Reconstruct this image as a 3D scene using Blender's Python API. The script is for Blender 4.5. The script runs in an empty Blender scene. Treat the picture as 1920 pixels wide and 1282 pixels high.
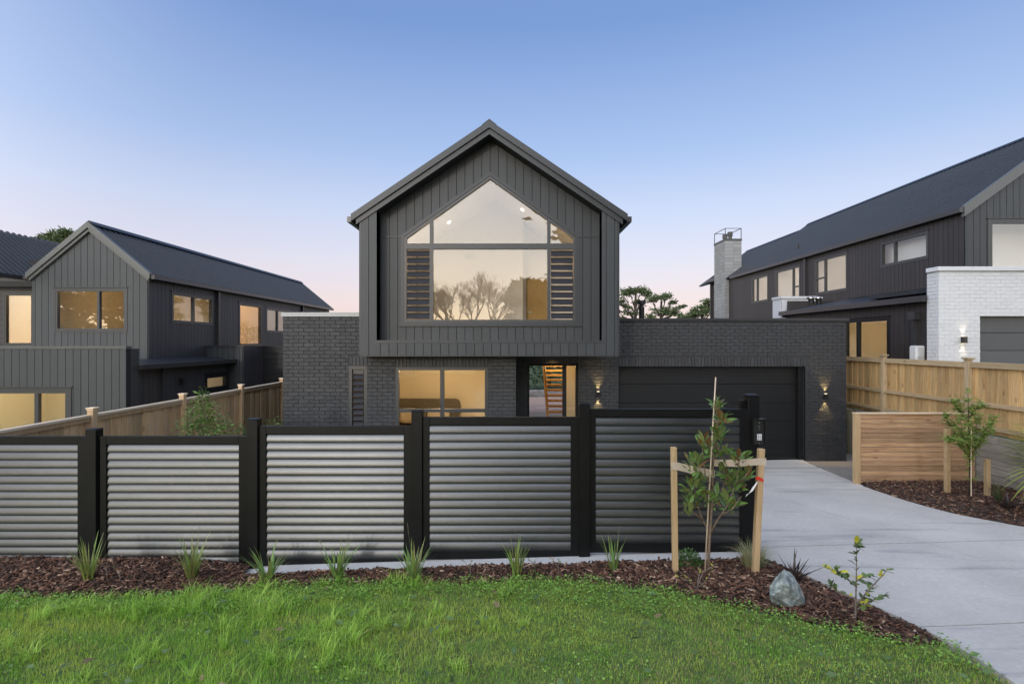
import bpy, bmesh, math, random
import numpy as np
from mathutils import Vector, Matrix, noise as mnoise

# ------------------------------------------------------------------ camera, sky, sun, exposure
S = bpy.context.scene
C = S.collection
rad = math.radians
FPX, CAMZ = 1024.0, 3.1
cam = bpy.data.cameras.new('camera'); camo = bpy.data.objects.new('camera', cam); C.objects.link(camo)
cam.sensor_width = 36.0; cam.lens = 36.0 * FPX / 1920.0
cam.clip_start = 0.05; cam.clip_end = 3000
camo.location = (0, 0, CAMZ); camo.rotation_euler = (rad(90), 0, 0)
S.camera = camo

W = bpy.data.worlds.new('World'); S.world = W; W.use_nodes = True
wn, wl = W.node_tree.nodes, W.node_tree.links
wn.clear()
def wnode(t, **k):
    n = wn.new(t)
    for a, b in k.items(): setattr(n, a, b)
    return n
SUN_EL, SUN_AZ = 10.0, 200.0        # compass: 0 = +Y (view direction), clockwise; sun has just gone behind the camera, a little left
out = wnode('ShaderNodeOutputWorld'); bg = wnode('ShaderNodeBackground')
sky = wnode('ShaderNodeTexSky', sky_type='NISHITA', sun_disc=False)
sky.sun_elevation = rad(SUN_EL); sky.sun_rotation = rad(SUN_AZ)
sky.air_density = 1.0; sky.dust_density = 1.2; sky.ozone_density = 2.0
tc = wnode('ShaderNodeTexCoord'); nrm = wnode('ShaderNodeVectorMath', operation='NORMALIZE')
sep = wnode('ShaderNodeSeparateXYZ')
wl.new(tc.outputs['Generated'], nrm.inputs[0]); wl.new(nrm.outputs[0], sep.inputs[0])
asn = wnode('ShaderNodeMath', operation='ARCSINE'); wl.new(sep.outputs['Z'], asn.inputs[0])
mr = wnode('ShaderNodeMapRange'); mr.inputs['From Min'].default_value = 0; mr.inputs['From Max'].default_value = rad(90)
wl.new(asn.outputs[0], mr.inputs['Value'])
ramp = wnode('ShaderNodeValToRGB')       # dusk dome: pink belt low down, blue above
def lin(r, g, b):
    f = lambda c: (c / 255 / 12.92) if c / 255 <= 0.04045 else ((c / 255 + 0.055) / 1.055) ** 2.4
    return (f(r), f(g), f(b), 1)
stops = [(0.0, lin(228, 195, 199)), (0.05, lin(225, 198, 205)), (0.09, lin(214, 202, 215)), (0.145, lin(194, 198, 222)),
         (0.21, lin(159, 178, 218)), (0.33, lin(113, 142, 198)), (0.55, lin(104, 132, 188)), (1.0, lin(102, 128, 182))]
els = ramp.color_ramp.elements
els[0].position, els[0].color = stops[0]
els[1].position, els[1].color = stops[-1]
for p, c in stops[1:-1]:
    e = els.new(p); e.color = c
wl.new(mr.outputs[0], ramp.inputs['Fac'])
# afterglow: the half of the dome towards the sun is much brighter and warm
sdir = (math.sin(rad(SUN_AZ)), math.cos(rad(SUN_AZ)), 0.10)
dot = wnode('ShaderNodeVectorMath', operation='DOT_PRODUCT'); dot.inputs[1].default_value = sdir
wl.new(nrm.outputs[0], dot.inputs[0])
gr = wnode('ShaderNodeMapRange', interpolation_type='SMOOTHSTEP')
gr.inputs['From Min'].default_value = -0.62; gr.inputs['From Max'].default_value = 1.0
wl.new(dot.outputs['Value'], gr.inputs['Value'])
glow = wnode('ShaderNodeVectorMath', operation='SCALE')
gcol = wnode('ShaderNodeValToRGB'); ge_ = gcol.color_ramp.elements      # sunset: golden at the horizon, paler above
ge_[0].position = 0.0; ge_[0].color = (2.2, 1.7, 1.0, 1); ge_[1].position = 0.14; ge_[1].color = (1.76, 1.77, 1.76, 1)
e = ge_.new(0.055); e.color = (1.95, 1.8, 1.5, 1)
wl.new(mr.outputs[0], gcol.inputs['Fac']); wl.new(gcol.outputs['Color'], glow.inputs[0])
wl.new(gr.outputs[0], glow.inputs['Scale'])
sk = wnode('ShaderNodeVectorMath', operation='SCALE'); sk.inputs['Scale'].default_value = 0.05
wl.new(sky.outputs[0], sk.inputs[0])
a1 = wnode('ShaderNodeVectorMath', operation='ADD'); a2 = wnode('ShaderNodeVectorMath', operation='ADD')
rs = wnode('ShaderNodeVectorMath', operation='SCALE'); rs.inputs['Scale'].default_value = 0.83
wl.new(ramp.outputs['Color'], rs.inputs[0])
wl.new(rs.outputs[0], a1.inputs[0]); wl.new(sk.outputs[0], a1.inputs[1])
wl.new(a1.outputs[0], a2.inputs[0]); wl.new(glow.outputs[0], a2.inputs[1])
wl.new(a2.outputs[0], bg.inputs['Color']); bg.inputs['Strength'].default_value = 1.0
wl.new(bg.outputs[0], out.inputs['Surface'])

sun = bpy.data.lights.new('sun', 'SUN'); suno = bpy.data.objects.new('sun', sun); C.objects.link(suno)
sun.energy = 0.5; sun.angle = rad(4); sun.color = (1.0, 0.94, 0.86)
toward = Vector((math.sin(rad(SUN_AZ)) * math.cos(rad(SUN_EL)), math.cos(rad(SUN_AZ)) * math.cos(rad(SUN_EL)), math.sin(rad(SUN_EL))))
suno.rotation_euler = (-toward).to_track_quat('-Z', 'Y').to_euler()

S.view_settings.view_transform = 'Standard'; S.view_settings.look = 'None'
S.view_settings.gamma = 1.0; S.view_settings.exposure = 0.18
S.view_settings.use_curve_mapping = False
S.render.engine = 'CYCLES'
S.cycles.max_bounces = 8; S.cycles.transparent_max_bounces = 24
S.cycles.sample_clamp_indirect = 4.0

R = random.Random(11)
NP = np.random.default_rng(5)

# ------------------------------------------------------------------ materials
MATS = {}
def newmat(name):
    m = bpy.data.materials.new(name); m.use_nodes = True
    MATS[name] = m
    nt = m.node_tree
    return m, nt, nt.nodes, nt.links, nt.nodes['Principled BSDF']
def simple(name, col, rough=0.6, metal=0.0, var=0.12, objvar=0.12, scale=6.0, bump=0.0, bscale=60.0, stretch=(1, 1, 1), spec=0.5, coords='Object'):
    """base colour with cloudy variation, a tint that differs per object, and a fine bump"""
    m, nt, n, l, b = newmat(name)
    t = n.new('ShaderNodeTexCoord'); mp = n.new('ShaderNodeMapping'); mp.inputs['Scale'].default_value = stretch
    l.new(t.outputs[coords], mp.inputs[0])
    oi = n.new('ShaderNodeObjectInfo')
    ad = n.new('ShaderNodeVectorMath'); ad.operation = 'ADD'
    sc = n.new('ShaderNodeVectorMath'); sc.operation = 'SCALE'; sc.inputs[0].default_value = (37, 53, 71)
    l.new(oi.outputs['Random'], sc.inputs['Scale']); l.new(mp.outputs[0], ad.inputs[0]); l.new(sc.outputs[0], ad.inputs[1])
    nz = n.new('ShaderNodeTexNoise'); nz.inputs['Scale'].default_value = scale; nz.inputs['Detail'].default_value = 6; nz.inputs['Roughness'].default_value = 0.65
    l.new(ad.outputs[0], nz.inputs['Vector'])
    r1 = n.new('ShaderNodeMapRange'); r1.inputs['From Min'].default_value = 0.3; r1.inputs['From Max'].default_value = 0.7
    r1.inputs['To Min'].default_value = 1 - var; r1.inputs['To Max'].default_value = 1 + var
    l.new(nz.outputs['Fac'], r1.inputs['Value'])
    r2 = n.new('ShaderNodeMapRange'); r2.inputs['To Min'].default_value = 1 - objvar; r2.inputs['To Max'].default_value = 1 + objvar
    l.new(oi.outputs['Random'], r2.inputs['Value'])
    mu = n.new('ShaderNodeMath'); mu.operation = 'MULTIPLY'; l.new(r1.outputs[0], mu.inputs[0]); l.new(r2.outputs[0], mu.inputs[1])
    cs = n.new('ShaderNodeVectorMath'); cs.operation = 'SCALE'; cs.inputs[0].default_value = col[:3]
    l.new(mu.outputs[0], cs.inputs['Scale']); l.new(cs.outputs[0], b.inputs['Base Color'])
    b.inputs['Roughness'].default_value = rough; b.inputs['Metallic'].default_value = metal
    b.inputs['Specular IOR Level'].default_value = spec
    if bump:
        n2 = n.new('ShaderNodeTexNoise'); n2.inputs['Scale'].default_value = bscale; n2.inputs['Detail'].default_value = 5
        l.new(ad.outputs[0], n2.inputs['Vector'])
        bp = n.new('ShaderNodeBump'); bp.inputs['Strength'].default_value = bump; bp.inputs['Distance'].default_value = 0.01
        l.new(n2.outputs['Fac'], bp.inputs['Height']); l.new(bp.outputs[0], b.inputs['Normal'])
    return m
def wood(name, c1, c2, stretch=(14, 14, 1.0), knots=True, objvar=0.2, rough=0.75, kcol=None, grey=None):
    """timber: grain stretched along one axis, knots, per-piece tint"""
    m, nt, n, l, b = newmat(name)
    t = n.new('ShaderNodeTexCoord'); oi = n.new('ShaderNodeObjectInfo')
    sc = n.new('ShaderNodeVectorMath'); sc.operation = 'SCALE'; sc.inputs[0].default_value = (17, 23, 31)
    l.new(oi.outputs['Random'], sc.inputs['Scale'])
    ad = n.new('ShaderNodeVectorMath'); ad.operation = 'ADD'; l.new(t.outputs['Object'], ad.inputs[0]); l.new(sc.outputs[0], ad.inputs[1])
    mp = n.new('ShaderNodeMapping'); mp.inputs['Scale'].default_value = stretch; l.new(ad.outputs[0], mp.inputs[0])
    nz = n.new('ShaderNodeTexNoise'); nz.inputs['Scale'].default_value = 1.6; nz.inputs['Detail'].default_value = 8; nz.inputs['Distortion'].default_value = 1.2
    nz.inputs['Roughness'].default_value = 0.62
    l.new(mp.outputs[0], nz.inputs['Vector'])
    cr = n.new('ShaderNodeValToRGB'); cr.color_ramp.elements[0].position = 0.3; cr.color_ramp.elements[1].position = 0.72
    cr.color_ramp.elements[0].color = (*c1, 1); cr.color_ramp.elements[1].color = (*c2, 1)
    l.new(nz.outputs['Fac'], cr.inputs['Fac'])
    cur = cr.outputs['Color']
    if knots:
        mk = n.new('ShaderNodeMapping'); mk.inputs['Scale'].default_value = tuple(5.5 if s > 3 else 2.6 for s in stretch); l.new(ad.outputs[0], mk.inputs[0])
        vo = n.new('ShaderNodeTexVoronoi'); vo.inputs['Scale'].default_value = 1.0; vo.inputs['Randomness'].default_value = 1
        l.new(mk.outputs[0], vo.inputs['Vector'])
        kr = n.new('ShaderNodeMapRange'); kr.inputs['From Min'].default_value = 0.05; kr.inputs['From Max'].default_value = 0.2
        kr.inputs['To Min'].default_value = 0.75; kr.inputs['To Max'].default_value = 0
        l.new(vo.outputs['Distance'], kr.inputs['Value'])
        mx = n.new('ShaderNodeMix'); mx.data_type = 'RGBA'; mx.inputs['B'].default_value = (*(kcol or tuple(x * 0.45 for x in c1)), 1)
        l.new(kr.outputs[0], mx.inputs['Factor']); l.new(cur, mx.inputs['A']); cur = mx.outputs['Result']
    if grey:
        n3 = n.new('ShaderNodeTexNoise'); n3.inputs['Scale'].default_value = 1.3; l.new(ad.outputs[0], n3.inputs['Vector'])
        g = n.new('ShaderNodeMapRange'); g.inputs['From Min'].default_value = 0.4; g.inputs['From Max'].default_value = 0.7; l.new(n3.outputs['Fac'], g.inputs['Value'])
        mx = n.new('ShaderNodeMix'); mx.data_type = 'RGBA'; mx.inputs['B'].default_value = (*grey, 1)
        l.new(g.outputs[0], mx.inputs['Factor']); l.new(cur, mx.inputs['A']); cur = mx.outputs['Result']
    r2 = n.new('ShaderNodeMapRange'); r2.inputs['To Min'].default_value = 1 - objvar; r2.inputs['To Max'].default_value = 1 + objvar
    l.new(oi.outputs['Random'], r2.inputs['Value'])
    cs = n.new('ShaderNodeVectorMath'); cs.operation = 'SCALE'; l.new(cur, cs.inputs[0]); l.new(r2.outputs[0], cs.inputs['Scale'])
    l.new(cs.outputs[0], b.inputs['Base Color']); b.inputs['Roughness'].default_value = rough
    bp = n.new('ShaderNodeBump'); bp.inputs['Strength'].default_value = 0.35; bp.inputs['Distance'].default_value = 0.004
    l.new(nz.outputs['Fac'], bp.inputs['Height']); l.new(bp.outputs[0], b.inputs['Normal'])
    return m
def leafmat(name, rough=0.5, trans=0.35, back=None, gloss=0.4):
    """colour from the per-leaf attribute; some light passes through"""
    m, nt, n, l, b = newmat(name)
    at = n.new('ShaderNodeAttribute'); at.attribute_name = 'Col'
    col = at.outputs['Color']
    if back:
        ge = n.new('ShaderNodeNewGeometry'); mx = n.new('ShaderNodeMix'); mx.data_type = 'RGBA'; mx.inputs['B'].default_value = (*back, 1)
        l.new(ge.outputs['Backfacing'], mx.inputs['Factor']); l.new(col, mx.inputs['A']); col = mx.outputs['Result']
    l.new(col, b.inputs['Base Color']); b.inputs['Roughness'].default_value = rough; b.inputs['Specular IOR Level'].default_value = gloss
    if trans:
        tr = n.new('ShaderNodeBsdfTranslucent'); l.new(col, tr.inputs['Color'])
        ms = n.new('ShaderNodeMixShader'); ms.inputs[0].default_value = trans
        l.new(b.outputs[0], ms.inputs[1]); l.new(tr.outputs[0], ms.inputs[2])
        l.new(ms.outputs[0], n['Material Output'].inputs['Surface'])
    return m
def leafobj(name, c, rough=0.35, back=None, var=0.25, trans=0.2):
    """leaf with its own object: tint per object"""
    m, nt, n, l, b = newmat(name)
    oi = n.new('ShaderNodeObjectInfo'); r2 = n.new('ShaderNodeMapRange'); r2.inputs['To Min'].default_value = 1 - var; r2.inputs['To Max'].default_value = 1 + var
    l.new(oi.outputs['Random'], r2.inputs['Value'])
    cs = n.new('ShaderNodeVectorMath'); cs.operation = 'SCALE'; cs.inputs[0].default_value = c; l.new(r2.outputs[0], cs.inputs['Scale'])
    col = cs.outputs[0]
    if back:
        ge = n.new('ShaderNodeNewGeometry'); mx = n.new('ShaderNodeMix'); mx.data_type = 'RGBA'; mx.inputs['B'].default_value = (*back, 1)
        l.new(ge.outputs['Backfacing'], mx.inputs['Factor']); l.new(col, mx.inputs['A']); col = mx.outputs['Result']
    l.new(col, b.inputs['Base Color']); b.inputs['Roughness'].default_value = rough
    tr = n.new('ShaderNodeBsdfTranslucent'); l.new(col, tr.inputs['Color'])
    ms = n.new('ShaderNodeMixShader'); ms.inputs[0].default_value = trans
    l.new(b.outputs[0], ms.inputs[1]); l.new(tr.outputs[0], ms.inputs[2]); l.new(ms.outputs[0], n['Material Output'].inputs['Surface'])
    return m
def glassmat(name, f0=0.065, tint=(0.97, 0.98, 0.97)):
    """thin clear glazing: straight-through view plus Schlick reflection on each face"""
    m, nt, n, l, b = newmat(name); n.remove(b)
    ge = n.new('ShaderNodeNewGeometry'); d = n.new('ShaderNodeVectorMath'); d.operation = 'DOT_PRODUCT'
    l.new(ge.outputs['Incoming'], d.inputs[0]); l.new(ge.outputs['Normal'], d.inputs[1])
    ab = n.new('ShaderNodeMath'); ab.operation = 'ABSOLUTE'; l.new(d.outputs['Value'], ab.inputs[0])
    om = n.new('ShaderNodeMath'); om.operation = 'SUBTRACT'; om.inputs[0].default_value = 1; l.new(ab.outputs[0], om.inputs[1])
    pw = n.new('ShaderNodeMath'); pw.operation = 'POWER'; pw.inputs[1].default_value = 5; l.new(om.outputs[0], pw.inputs[0])
    ma = n.new('ShaderNodeMath'); ma.operation = 'MULTIPLY_ADD'; ma.inputs[1].default_value = 1 - f0; ma.inputs[2].default_value = f0
    l.new(pw.outputs[0], ma.inputs[0])
    tr = n.new('ShaderNodeBsdfTransparent'); tr.inputs[0].default_value = (*tint, 1)
    gl = n.new('ShaderNodeBsdfGlossy'); gl.inputs['Roughness'].default_value = 0.0
    ms = n.new('ShaderNodeMixShader'); l.new(ma.outputs[0], ms.inputs[0]); l.new(tr.outputs[0], ms.inputs[1]); l.new(gl.outputs[0], ms.inputs[2])
    l.new(ms.outputs[0], n['Material Output'].inputs['Surface'])
    return m
def emit(name, col, s):
    m, nt, n, l, b = newmat(name)
    b.inputs['Base Color'].default_value = (0, 0, 0, 1)
    b.inputs['Emission Color'].default_value = (*col, 1); b.inputs['Emission Strength'].default_value = s
    return m

simple('cladding', (0.034, 0.0395, 0.0435), 0.5, var=0.06, objvar=0.09, scale=3, bump=0.12, bscale=90)
simple('cladding_left', (0.038, 0.044, 0.048), 0.5, var=0.06, objvar=0.08, scale=3, bump=0.12, bscale=90)
simple('cladding_shaded_brown', (0.034, 0.029, 0.028), 0.5, var=0.06, objvar=0.1, scale=3, bump=0.12, bscale=90)  # right neighbour's boards again, shade of the side walls put into a browner colour
simple('cladding_shaded_plum', (0.042, 0.039, 0.042), 0.5, var=0.06, objvar=0.1, scale=3, bump=0.12, bscale=90)  # left neighbour's cladding copy with the purplish shade of side-facing walls painted in
simple('dark_backing', (0.012, 0.0125, 0.0135), 0.8)
simple('trim_grey', (0.03, 0.035, 0.039), 0.42, var=0.05, objvar=0.06, scale=3)
simple('frame_charcoal', (0.042, 0.045, 0.047), 0.38, var=0.05, objvar=0.05)
simple('frame_black', (0.012, 0.0125, 0.0135), 0.45, spec=0.3, var=0.05)
simple('barge_light', (0.10, 0.105, 0.10), 0.4, var=0.06)
simple('gutter', (0.034, 0.034, 0.037), 0.32, var=0.05)
simple('roof_metal', (0.018, 0.021, 0.026), 0.42, var=0.15, scale=1.5, spec=0.35)
simple('coping_light', (0.32, 0.33, 0.33), 0.4, var=0.08)
simple('coping_dark', (0.028, 0.03, 0.033), 0.4, var=0.08)
simple('brick_dark', (0.029, 0.0315, 0.035), 0.5, var=0.35, objvar=0.22, scale=16, bump=0.7, bscale=70)
simple('mortar_dark', (0.029, 0.031, 0.034), 0.75, var=0.2, bump=0.5, bscale=120)
simple('brick_white', (0.62, 0.63, 0.645), 0.5, var=0.05, objvar=0.05, scale=14, bump=0.45, bscale=60)
simple('mortar_white', (0.6, 0.61, 0.625), 0.7, var=0.06)
simple('block_grey', (0.27, 0.275, 0.27), 0.8, var=0.12, objvar=0.12, scale=10, bump=0.4)
simple('block_joint', (0.1, 0.1, 0.1), 0.9)
simple('door_black', (0.011, 0.012, 0.013), 0.5, spec=0.3, var=0.08, scale=2, bump=0.1, bscale=150)
simple('door_grey', (0.085, 0.09, 0.095), 0.45, var=0.06, scale=2)
simple('fence_black', (0.006, 0.0065, 0.007), 0.42, spec=0.22, var=0.25, scale=5, bump=0.05)
simple('louvre_blade', (0.014, 0.015, 0.019), 0.5, spec=0.3, var=0.08)
simple('concrete', (0.50, 0.495, 0.485), 0.75, var=0.09, objvar=0.03, scale=1.6, bump=0.35, bscale=160)
simple('soil', (0.05, 0.035, 0.027), 0.95, var=0.4, scale=9, bump=0.8, bscale=40)
simple('turf_soil', (0.09, 0.14, 0.03), 0.95, var=0.45, scale=7, bump=0.8, bscale=60)
simple('far_grass', (0.06, 0.09, 0.03), 0.95, var=0.3, scale=0.3)
simple('gravel', (0.24, 0.22, 0.2), 0.9, var=0.5, scale=45, bump=1.0, bscale=50)
simple('paint_warm', (0.8, 0.72, 0.58), 0.8, var=0.02, objvar=0.02)
simple('paint_white', (0.78, 0.76, 0.73), 0.8, var=0.02, objvar=0.02)
simple('floor_timber', (0.42, 0.28, 0.17), 0.4, var=0.2, stretch=(8, 1, 1))
simple('deck_boards', (0.58, 0.38, 0.29), 0.6, var=0.2, stretch=(1, 10, 1))
simple('stone', (0.4, 0.39, 0.38), 0.85, var=0.35, scale=4, bump=0.8, bscale=20)
simple('fabric_brown', (0.16, 0.135, 0.11), 0.95, var=0.08)
simple('fabric_cream', (0.6, 0.52, 0.42), 0.95, var=0.06)
simple('wood_door', (0.5, 0.33, 0.12), 0.5, var=0.12, stretch=(6, 6, 1))
simple('stair_wood', (0.62, 0.38, 0.12), 0.45, var=0.12, stretch=(1, 8, 8))
simple('box_white', (0.62, 0.63, 0.63), 0.4, var=0.06)
simple('steel', (0.6, 0.6, 0.6), 0.2, metal=1.0, var=0.05)
simple('plastic_black', (0.015, 0.015, 0.016), 0.3)
simple('key_white', (0.75, 0.75, 0.75), 0.4)
simple('tape_white', (0.75, 0.75, 0.74), 0.5)
simple('tape_red', (0.65, 0.04, 0.02), 0.5)
simple('strap', (0.5, 0.42, 0.33), 0.9, var=0.12, bump=0.4, bscale=200)
simple('cane', (0.62, 0.5, 0.36), 0.6, var=0.12)
simple('bark', (0.22, 0.16, 0.11), 0.9, var=0.25, scale=20, bump=0.6)
simple('bark_grey', (0.17, 0.14, 0.12), 0.9, var=0.25, scale=20, bump=0.6)
simple('bark_dark', (0.05, 0.04, 0.033), 0.95, var=0.2)
simple('vent_white', (0.7, 0.7, 0.68), 0.6)
wood('paling_left', (0.27, 0.165, 0.08), (0.54, 0.365, 0.2), objvar=0.3, grey=(0.40, 0.29, 0.18))
wood('paling_right', (0.38, 0.235, 0.095), (0.64, 0.44, 0.215), objvar=0.25, kcol=(0.17, 0.085, 0.035))
wood('rail_right', (0.34, 0.25, 0.14), (0.5, 0.39, 0.24), stretch=(14, 1.0, 14), objvar=0.1)
wood('rail_left', (0.42, 0.34, 0.24), (0.60, 0.50, 0.38), stretch=(14, 1.0, 14), objvar=0.1, knots=False)
wood('post_timber', (0.36, 0.28, 0.16), (0.54, 0.42, 0.27), objvar=0.12)
wood('cap_timber', (0.62, 0.47, 0.3), (0.75, 0.6, 0.42), stretch=(3, 3, 3), knots=False)
wood('slat_timber', (0.33, 0.18, 0.09), (0.58, 0.385, 0.22), stretch=(1.0, 14, 14), objvar=0.24, kcol=(0.26, 0.11, 0.06))
wood('grey_timber', (0.16, 0.145, 0.125), (0.31, 0.29, 0.25), stretch=(14, 1.0, 14), objvar=0.2)
wood('pole_green', (0.12, 0.115, 0.075), (0.22, 0.2, 0.13), knots=True)
wood('stake_timber', (0.38, 0.26, 0.13), (0.56, 0.4, 0.23), objvar=0.06, knots=False)
leafmat('grass_blade', 0.55, 0.4); leafmat('foliage', 0.5, 0.25); leafmat('chip', 0.85, 0.0)
leafmat('blade_leaf', 0.4, 0.3)
leafobj('magnolia_leaf', (0.15, 0.265, 0.06), 0.22, back=(0.2, 0.25, 0.085), var=0.4, trans=0.15)
leafobj('magnolia_young', (0.26, 0.13, 0.04), 0.35, back=(0.24, 0.13, 0.05), var=0.3)
leafobj('shrub_leaf', (0.11, 0.17, 0.05), 0.45, var=0.35); leafobj('shrub_yellow', (0.5, 0.48, 0.05), 0.45, var=0.2)
leafobj('flax_dark', (0.07, 0.055, 0.05), 0.4, var=0.3); leafobj('palm_leaf', (0.3, 0.36, 0.06), 0.4, var=0.25, trans=0.3)
glassmat('glass', 0.10)
emit('lamp_glow', (1.0, 0.82, 0.55), 4.0); emit('pendant_glow', (1.0, 0.62, 0.2), 3.0)

# slats: satin metallic grey paint with faint scuffs
m = simple('slat_metal', (0.108, 0.114, 0.121), 0.33, metal=0.92, var=0.06, objvar=0.05, scale=2.5, bump=0.06, bscale=90)
# rock
m, nt, n, l, b = newmat('rock')
t = n.new('ShaderNodeTexCoord'); nz = n.new('ShaderNodeTexNoise'); nz.inputs['Scale'].default_value = 9; nz.inputs['Detail'].default_value = 10; nz.inputs['Roughness'].default_value = 0.75
l.new(t.outputs['Object'], nz.inputs['Vector'])
cr = n.new('ShaderNodeValToRGB'); e = cr.color_ramp.elements; e[0].position = 0.34; e[0].color = (0.055, 0.07, 0.072, 1); e[1].position = 0.64; e[1].color = (0.42, 0.45, 0.43, 1)
x = e.new(0.47); x.color = (0.16, 0.195, 0.19, 1)
l.new(nz.outputs['Fac'], cr.inputs['Fac']); l.new(cr.outputs[0], b.inputs['Base Color']); b.inputs['Roughness'].default_value = 0.7
bp = n.new('ShaderNodeBump'); bp.inputs['Strength'].default_value = 0.9; bp.inputs['Distance'].default_value = 0.02; l.new(nz.outputs['Fac'], bp.inputs['Height']); l.new(bp.outputs[0], b.inputs['Normal'])
# driveway concrete: broom marks, damp streaks and tyre scuffs
m, nt, n, l, b = newmat('drive_concrete')
t = n.new('ShaderNodeTexCoord')
n1 = n.new('ShaderNodeTexNoise'); n1.inputs['Scale'].default_value = 0.9; n1.inputs['Detail'].default_value = 7; l.new(t.outputs['Object'], n1.inputs['Vector'])
mp = n.new('ShaderNodeMapping'); mp.inputs['Scale'].default_value = (0.6, 5.0, 1); mp.inputs['Rotation'].default_value = (0, 0, 0.25); l.new(t.outputs['Object'], mp.inputs[0])
n2 = n.new('ShaderNodeTexNoise'); n2.inputs['Scale'].default_value = 1.1; n2.inputs['Detail'].default_value = 4; l.new(mp.outputs[0], n2.inputs['Vector'])
n3 = n.new('ShaderNodeTexNoise'); n3.inputs['Scale'].default_value = 260; n3.inputs['Detail'].default_value = 2; l.new(t.outputs['Object'], n3.inputs['Vector'])
c1 = n.new('ShaderNodeValToRGB'); e = c1.color_ramp.elements; e[0].position = 0.3; e[0].color = (0.43, 0.41, 0.38, 1); e[1].position = 0.7; e[1].color = (0.56, 0.535, 0.495, 1)
l.new(n1.outputs['Fac'], c1.inputs['Fac'])
sr = n.new('ShaderNodeMapRange'); sr.inputs['From Min'].default_value = 0.57; sr.inputs['From Max'].default_value = 0.74; sr.inputs['To Max'].default_value = 0.6; l.new(n2.outputs['Fac'], sr.inputs['Value'])
mx = n.new('ShaderNodeMix'); mx.data_type = 'RGBA'; mx.inputs['B'].default_value = (0.2, 0.21, 0.23, 1); l.new(sr.outputs[0], mx.inputs['Factor']); l.new(c1.outputs[0], mx.inputs['A'])
fr = n.new('ShaderNodeMapRange'); fr.inputs['From Min'].default_value = 0.3; fr.inputs['From Max'].default_value = 0.7; fr.inputs['To Min'].default_value = 0.84; fr.inputs['To Max'].default_value = 1.14; l.new(n3.outputs['Fac'], fr.inputs['Value'])
vo = n.new('ShaderNodeTexVoronoi'); vo.inputs['Scale'].default_value = 3.2; l.new(t.outputs['Object'], vo.inputs['Vector'])
vm = n.new('ShaderNodeMapRange'); vm.inputs['From Min'].default_value = 0.035; vm.inputs['From Max'].default_value = 0.06; vm.inputs['To Min'].default_value = 0.55; vm.inputs['To Max'].default_value = 1.0; l.new(vo.outputs['Distance'], vm.inputs['Value'])
n5 = n.new('ShaderNodeTexNoise'); n5.inputs['Scale'].default_value = 22; n5.inputs['Detail'].default_value = 5; l.new(t.outputs['Object'], n5.inputs['Vector'])
f5 = n.new('ShaderNodeMapRange'); f5.inputs['From Min'].default_value = 0.3; f5.inputs['From Max'].default_value = 0.7; f5.inputs['To Min'].default_value = 0.93; f5.inputs['To Max'].default_value = 1.07; l.new(n5.outputs['Fac'], f5.inputs['Value'])
k1 = n.new('ShaderNodeMath'); k1.operation = 'MULTIPLY'; l.new(fr.outputs[0], k1.inputs[0]); l.new(vm.outputs[0], k1.inputs[1])
k2 = n.new('ShaderNodeMath'); k2.operation = 'MULTIPLY'; l.new(k1.outputs[0], k2.inputs[0]); l.new(f5.outputs[0], k2.inputs[1])
cs = n.new('ShaderNodeVectorMath'); cs.operation = 'SCALE'; l.new(mx.outputs['Result'], cs.inputs[0]); l.new(k2.outputs[0], cs.inputs['Scale']); l.new(cs.outputs[0], b.inputs['Base Color'])
b.inputs['Roughness'].default_value = 0.72
bp = n.new('ShaderNodeBump'); bp.inputs['Strength'].default_value = 0.2; bp.inputs['Distance'].default_value = 0.003; l.new(n3.outputs['Fac'], bp.inputs['Height']); l.new(bp.outputs[0], b.inputs['Normal'])

# ------------------------------------------------------------------ helpers
def root(name, label, cat, loc=(0, 0, 0), group=None):
    o = bpy.data.objects.new(name, None); C.objects.link(o); o.location = loc; o.empty_display_size = 0.2
    o['label'] = label; o['category'] = cat
    if group: o['group'] = group
    return o
def attach(o, parent):
    o.parent = parent
    o.matrix_parent_inverse = world(parent).inverted()      # parts keep world coordinates
def world(o):
    m = Matrix.Translation(o.location)
    if o.scale != Vector((1, 1, 1)) or tuple(o.rotation_euler) != (0, 0, 0): m = Matrix.LocRotScale(o.location, o.rotation_euler, o.scale)
    return m
def tag(o, label=None, cat=None, group=None, kind=None):
    if label: o['label'] = label
    if cat: o['category'] = cat
    if group: o['group'] = group
    if kind: o['kind'] = kind
    return o
def obj(name, me, mat, parent=None, smooth=False):
    if isinstance(me, bmesh.types.BMesh):
        bm = me; me = bpy.data.meshes.new(name)
        bmesh.ops.recalc_face_normals(bm, faces=bm.faces[:])
        bm.to_mesh(me); bm.free()
    if mat and not me.materials: me.materials.append(MATS[mat])
    if smooth:
        me.polygons.foreach_set('use_smooth', [True] * len(me.polygons))
    o = bpy.data.objects.new(name, me); C.objects.link(o)
    if parent: attach(o, parent)
    return o
def box(bm, x0, x1, y0, y1, z0, z1):
    v = [bm.verts.new((x, y, z)) for x in (x0, x1) for y in (y0, y1) for z in (z0, z1)]
    for f in ((0, 1, 3, 2), (4, 6, 7, 5), (0, 4, 5, 1), (2, 3, 7, 6), (0, 2, 6, 4), (1, 5, 7, 3)):
        bm.faces.new([v[i] for i in f])
def bev(o, w=0.004, seg=1):
    m = o.modifiers.new('bevel', 'BEVEL'); m.width = w; m.segments = seg; m.limit_method = 'ANGLE'
    return o
def boxobj(name, x0, x1, y0, y1, z0, z1, mat, parent=None, bevel=0):
    bm = bmesh.new(); box(bm, x0, x1, y0, y1, z0, z1); o = obj(name, bm, mat, parent)
    if bevel: bev(o, bevel)
    return o
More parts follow.
